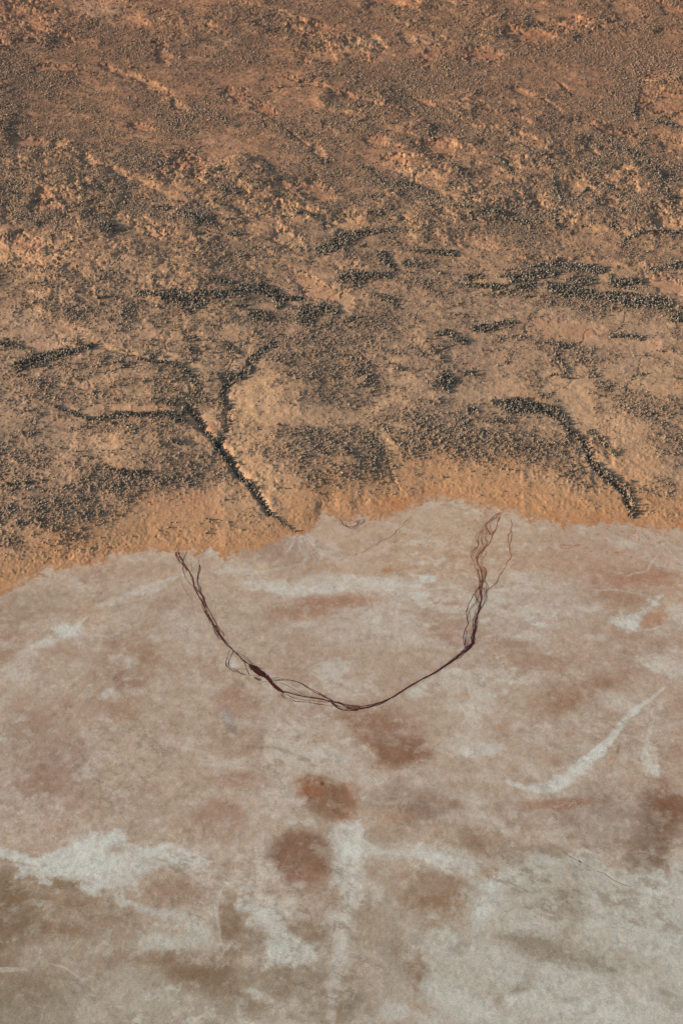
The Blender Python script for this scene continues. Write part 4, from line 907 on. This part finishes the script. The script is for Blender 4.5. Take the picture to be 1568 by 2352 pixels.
def cA(pts): return [((600 + x / 3.136) * .6272, (2000 + y / 3.136) * .6272) for x, y in pts]
def cB(pts): return [((800 + x / 3.136) * .6272, (2350 + y / 3.136) * .6272) for x, y in pts]
def cD(pts): return [((1600 + x / 3.92) * .6272, (1850 + y / 3.92) * .6272) for x, y in pts]
def cC(pts): return [(784 + x * .5, 1179 + y * .5) for x, y in pts]
LW = 0.62
s = Strips()
for p_, n_, w_ in [([(145, 60), (150, 110), (180, 170), (225, 215), (290, 280), (320, 350), (345, 420), (350, 470), (395, 545), (430, 620), (465, 700), (490, 780), (540, 850), (580, 910), (600, 970), (650, 1030), (680, 1080), (740, 1140), (800, 1200), (850, 1240), (900, 1300), (960, 1345), (1000, 1370)], 2, 1.2),
                   ([(165, 60), (190, 120), (240, 200), (265, 260), (300, 300), (330, 370), (350, 450), (385, 510), (440, 560), (460, 620), (488, 670), (490, 740), (520, 820), (560, 870), (600, 940), (640, 1010), (680, 1070), (735, 1135)], 2, 1.1),
                   ([(270, 60), (240, 120), (230, 190), (235, 270), (255, 350), (300, 420), (340, 470), (385, 520)], 1, .9), ([(180, 70), (175, 130), (230, 210), (290, 290)], 1, 1.0),
                   ([(400, 210), (410, 260), (385, 320), (380, 400), (400, 470), (410, 530), (445, 570), (470, 620), (490, 690)], 1, 1.0), ([(415, 205), (400, 290), (395, 400), (415, 520), (440, 600)], 1, .8),
                   ([(490, 680), (540, 790), (600, 870), (640, 950), (690, 1010), (680, 1035)], 2, .55), ([(430, 600), (450, 730), (490, 800), (540, 880), (575, 940), (590, 1000), (640, 1040), (680, 1080)], 2, .7),
                   ([(440, 620), (480, 740), (500, 800), (560, 880), (590, 930)], 2, 1.0), ([(590, 900), (620, 990), (660, 1040), (720, 1120), (790, 1190)], 2, 1.1),
                   ([(795, 1200), (785, 1250), (750, 1320), (755, 1380), (810, 1430), (900, 1465), (1000, 1490), (1060, 1485), (1100, 1495)], 1, .9), ([(780, 1230), (730, 1290), (700, 1340), (720, 1390), (800, 1430), (900, 1470), (1000, 1480)], 1, .7),
                   ([(755, 1180), (745, 1230), (710, 1300), (725, 1370), (770, 1420), (830, 1450)], 1, .6), ([(900, 1300), (930, 1370), (955, 1420), (990, 1475)], 1, .7), ([(820, 1210), (870, 1250), (940, 1290), (1000, 1330), (1030, 1360)], 2, .6),
                   ([(830, 1420), (900, 1420), (975, 1408)], 1, .4), ([(195, 380), (220, 460), (260, 530), (300, 590), (370, 660)], 1, .4), ([(310, 180), (320, 260), (300, 300)], 1, .4), ([(490, 20), (430, 90), (400, 150), (400, 215)], 1, .5)]:
    s.bundle(cA(p_), w_ * LW, DKB, MAR, n_, .5, .3)
s.build('path', 'braided dark mud trail running down the salt from the left shore')
s = Strips()
for k in range(4):
    s.bundle(cA([(980, 1365), (1040, 1420), (1100, 1470), (1160, 1500)]), 2.6, MAR, MAR, 1, 1.4, .4)
for k in range(34):
    u0, v0 = cA([(rng.uniform(985, 1170), 0)])[0][0], 0
    t0 = rng.random(); x0, y0 = 990 + 185 * t0, 1372 + 125 * t0
    x0 += rng.normal(0, 13); y0 += rng.normal(0, 13); a0 = rng.normal(.7, .35)
    s.add(cA([(x0, y0), (x0 + 11 * math.cos(a0), y0 + 11 * math.sin(a0)), (x0 + 20 * math.cos(a0 + .3), y0 + 20 * math.sin(a0 + .3))]), rng.uniform(.5, 1.3), MAR * rng.uniform(.5, 1.1), None, .5)
s.build('path', 'thick short mud track through the dark trampled patch')
# churned mud patch, an irregular low slab with a ragged rim
def mud_patch():
    pts = cA([(982, 1372), (1000, 1362), (1032, 1366), (1065, 1378), (1100, 1408), (1128, 1436), (1160, 1452), (1172, 1470), (1168, 1500), (1185, 1518), (1150, 1505), (1110, 1494), (1080, 1482), (1050, 1462), (1015, 1430), (995, 1400)])
    P = np.array([ground(u, v) for u, v in pts]); out = []
    for i in range(len(P)):
        a, b = P[i], P[(i + 1) % len(P)]; n = max(2, int(np.linalg.norm(b - a) / .8))
        for k in range(n): out.append(a + (b - a) * k / n + rng.normal(0, .35, 2))
    out = np.array(out); c = out.mean(0); n = len(out); vv, ff, cc = [], [], []
    for R, z in ((1.0, .03), (.93, .16), (.7, .20), (.4, .22)):
        for p in out: q_ = c + (p - c) * R; vv.append((q_[0], q_[1], z + .04 + (rng.random() * .06 if R < 1 else 0))); cc.append(MAR * rng.uniform(.45, 1.0))
    for L_ in range(3):
        for i in range(n): j = (i + 1) % n; ff.append((L_ * n + j, L_ * n + i, (L_ + 1) * n + i, (L_ + 1) * n + j))
    vv.append((c[0], c[1], .28)); cc.append(MAR); k = len(vv) - 1
    for i in range(n): ff.append((3 * n + (i + 1) % n, 3 * n + i, k))
    me = bpy.data.meshes.new('mud_patch'); me.from_pydata([tuple(map(float, p)) for p in vv], [], ff)
    a = me.attributes.new('mud', 'FLOAT_COLOR', 'POINT'); a.data.foreach_set('color', np.concatenate([np.array(cc, np.float32), np.ones((len(cc), 1), np.float32)], 1).ravel())
    me.materials.append(M_MUD); me.update()
    o = bpy.data.objects.new('mud_patch', me); scene.collection.objects.link(o); o['kind'] = 'structure'; o['label'] = 'blackish red patch of churned mud on the curved trail'
mud_patch()
s = Strips()
s.bundle(cB([(530, 395), (590, 455), (650, 510), (710, 560), (755, 588)]), 2.0, MAR, MAR, 5, .8, .3)
for p_, n_, w_ in [([(745, 578), (850, 600), (950, 625), (1060, 640), (1150, 655), (1240, 675), (1310, 695)], 4, 1.0), ([(600, 452), (660, 445), (740, 435), (800, 437), (890, 458), (960, 490), (1050, 540), (1110, 570), (1180, 615), (1250, 655), (1320, 695)], 2, 1.0),
                   ([(570, 440), (650, 425), (700, 427), (760, 437)], 2, .5), ([(690, 470), (760, 487), (830, 520), (900, 560), (1010, 612), (1060, 640)], 1, .45), ([(725, 590), (760, 640), (810, 660), (860, 685), (960, 690), (1060, 700), (1160, 715), (1240, 735), (1320, 750)], 2, .6),
                   ([(780, 600), (850, 640), (920, 665), (1040, 680), (1150, 690), (1290, 700)], 2, .45), ([(400, 408), (430, 425), (480, 458), (492, 430), (450, 428), (410, 412)], 2, .7), ([(490, 460), (600, 462), (650, 482), (685, 460), (670, 445)], 1, .5), ([(1140, 590), (1200, 605), (1270, 632), (1320, 682)], 1, .45),
                   ([(1290, 685), (1330, 735), (1390, 775), (1450, 785), (1540, 786), (1600, 782)], 4, 1.0), ([(1310, 695), (1400, 712), (1480, 742), (1568, 752), (1620, 748)], 3, .9), ([(1310, 685), (1400, 705), (1500, 722), (1620, 735)], 2, .7), ([(1300, 700), (1380, 745), (1460, 760), (1560, 768), (1640, 760)], 2, .8),
                   ([(460, 395), (500, 405), (540, 400)], 1, 1.2)]:
    s.bundle(cB(p_), w_ * LW, MAR, MAR, n_, .55, .3)
for p_, n_, w_ in [([(20, 895), (60, 901), (130, 891), (180, 873), (225, 850), (265, 825), (300, 800), (350, 775), (405, 745), (450, 715), (500, 680), (550, 645), (590, 612), (606, 590)], 3, 1.3), ([(20, 880), (60, 887), (130, 882), (190, 866), (230, 846), (270, 822)], 3, .7),
                   ([(400, 748), (450, 716), (500, 678), (545, 645), (580, 605)], 2, .8)]:
    s.bundle(cC(p_), w_ * LW, MAR, MAR, n_, .45, .25)
s.build('path', 'dark curved mud trail along the bottom of the big arc')
s = Strips()
DM = MAR * 1.05
R_ = [([(860, 180), (770, 215), (700, 265), (640, 290), (600, 360), (550, 415), (555, 470), (580, 520), (590, 590), (540, 640), (470, 665), (455, 710), (465, 760), (510, 800), (535, 850), (570, 920), (600, 1010), (610, 1090), (620, 1150), (590, 1200), (530, 1235), (540, 1270)], 1, .9, ORB, ORB),
      ([(540, 1270), (500, 1360), (440, 1430), (425, 1480), (405, 1520), (410, 1620), (425, 1700), (430, 1760), (400, 1830), (380, 1900), (385, 1980), (395, 2060)], 2, .8, DKB, MAR),
      ([(880, 160), (870, 210), (850, 280), (850, 350), (800, 400), (770, 450), (770, 500), (745, 560), (700, 610), (640, 680), (590, 750), (560, 800), (590, 870), (620, 950), (640, 1050), (625, 1140)], 3, 1.0, ORB, ORB),
      ([(590, 870), (640, 885), (690, 910), (715, 950), (700, 1010), (680, 1080), (640, 1130), (625, 1200)], 3, .8, ORB, DKB),
      ([(625, 1130), (620, 1200), (635, 1270), (645, 1340), (620, 1420), (610, 1480), (580, 1560), (540, 1620), (520, 1690), (530, 1780), (525, 1850), (510, 1920), (490, 2000), (440, 2060), (380, 2120)], 5, 1.0, DKB, MAR),
      ([(500, 1985), (440, 2060), (380, 2120), (300, 2180), (200, 2250), (100, 2310), (40, 2350)], 4, 1.2, MAR, MAR),
      ([(900, 110), (820, 160), (740, 240), (690, 270), (700, 330), (740, 380), (770, 430)], 3, .9, ORB, ORB), ([(900, 100), (840, 170), (770, 240), (740, 330), (790, 400)], 1, .5, ORB, ORB),
      ([(700, 290), (650, 370), (640, 440), (620, 510), (650, 580), (600, 640), (560, 700), (550, 780)], 2, .6, ORB, ORB), ([(710, 320), (720, 400), (690, 470), (720, 540), (680, 600), (640, 640), (600, 700), (540, 770)], 2, .6, ORB, ORB),
      ([(690, 650), (680, 710), (640, 750), (620, 800), (635, 865)], 1, .6, ORB, ORB), ([(660, 350), (590, 430), (570, 500), (600, 580), (540, 650), (500, 720), (525, 790)], 2, .6, ORB, ORB), ([(740, 400), (700, 500), (740, 560)], 1, .5, ORB, ORB),
      ([(570, 900), (590, 1000), (600, 1060), (620, 1130)], 3, .6, ORB, DKB), ([(600, 890), (650, 1000), (640, 1120)], 3, .6, ORB, DKB), ([(620, 900), (680, 960), (690, 1030), (650, 1110)], 2, .6, ORB, DKB), ([(555, 860), (575, 1000), (580, 1100)], 1, .4, ORB, FNT),
      ([(680, 1080), (720, 1140), (705, 1240), (690, 1300), (660, 1400), (640, 1480), (600, 1550), (570, 1650), (560, 1740), (520, 1830)], 2, .6, DKB, MAR), ([(600, 1180), (560, 1220), (540, 1280), (560, 1340), (600, 1400), (590, 1480), (555, 1560), (530, 1650)], 3, .6, DKB, MAR),
      ([(540, 1330), (520, 1420), (470, 1470), (445, 1540), (440, 1620), (430, 1700)], 2, .6, DKB, MAR), ([(650, 1180), (680, 1240), (660, 1330), (630, 1400), (610, 1460)], 2, .6, DKB, DKB), ([(425, 1790), (420, 1900), (410, 1980), (400, 2040)], 2, .6, MAR, MAR), ([(480, 1890), (430, 1920), (440, 2000), (410, 2060)], 2, .6, MAR, MAR),
      ([(510, 1700), (490, 1780), (485, 1850), (500, 1950)], 2, .8, MAR, MAR), ([(530, 1780), (520, 1860), (520, 1930), (495, 2000)], 4, 1.2, MAR, MAR), ([(560, 1620), (575, 1700), (570, 1780), (540, 1850)], 1, .5, MAR, MAR), ([(620, 1230), (570, 1300), (560, 1380), (560, 1460)], 2, .5, DKB, DKB), ([(360, 2080), (330, 2130), (180, 2240)], 1, .6, MAR, MAR)]
for p_, n_, w_, a_, b_ in R_:
    s.bundle(cD(p_), w_ * LW * .86, a_, b_, n_, .75, .42)
s.build('path', 'braided rusty trail dropping from the right shore to the arc')
s = Strips()
s.bundle(cD([(1050, 200), (1070, 290), (1050, 350), (1070, 400), (1060, 480), (1035, 560), (1040, 650), (1075, 720), (1050, 780), (1000, 830), (960, 920), (920, 980), (880, 1030), (850, 1110), (790, 1170), (730, 1230), (690, 1260)]), .42, ORB * 1.7, ORB * 1.2, 2, .5, .3)
s.add(cD([(1040, 330), (1040, 400), (1010, 480), (1020, 580), (1045, 650)]), .5, ORB * 1.3)
s.build('path', 'thin single trail branching right of the rusty braided trail')
s = Strips()
def cE(pts): return [(627.2 + x * .32, 1066.2 + y * .32) for x, y in pts]
def cG(pts): return [(1066.2 + x * .32, 1066.2 + y * .32) for x, y in pts]
s.add(cE([(1000, 375), (950, 410), (925, 440), (850, 515), (790, 545), (740, 575), (650, 625), (590, 655)]), .5, FNT * .7, FNT)
s.build('path', 'faint thin trail crossing the flat below the top of the bay')
s = Strips()
s.add(cG([(680, 580), (760, 582), (830, 577)]), .6, ORB * 1.2); s.add(cG([(830, 580), (770, 592), (730, 605), (690, 598), (680, 585)]), .5, ORB * 1.3)
s.build('path', 'small flat loop of orange track below the right shore')
s = Strips()
s.add([(784 + x * .5, 1762 + y * .5) for x, y in [(1020, 385), (1095, 437), (1160, 470), (1240, 510), (1330, 550)]], .45, FNT * .8, FNT)
s.add([(784 + x * .5, 1762 + y * .5) for x, y in [(1085, 430), (1100, 440)]], 1.0, DKB * .5)
s.build('path', 'faint straight vehicle line over the grey salt at lower right')
s = Strips()
for k in range(7):
    s.add(cE([(470 + k * 8, 385 + k * 8), (480 + k * 10, 430 + k * 4), (540 + k * 6, 450 + k * 3), (600 + k * 7, 440 - k * 4), (590 + k * 10, 400 - k * 2)]), .4, FNT * .75)
s.build('path', 'nested faint arcs of old track by the middle shore')
print('done')
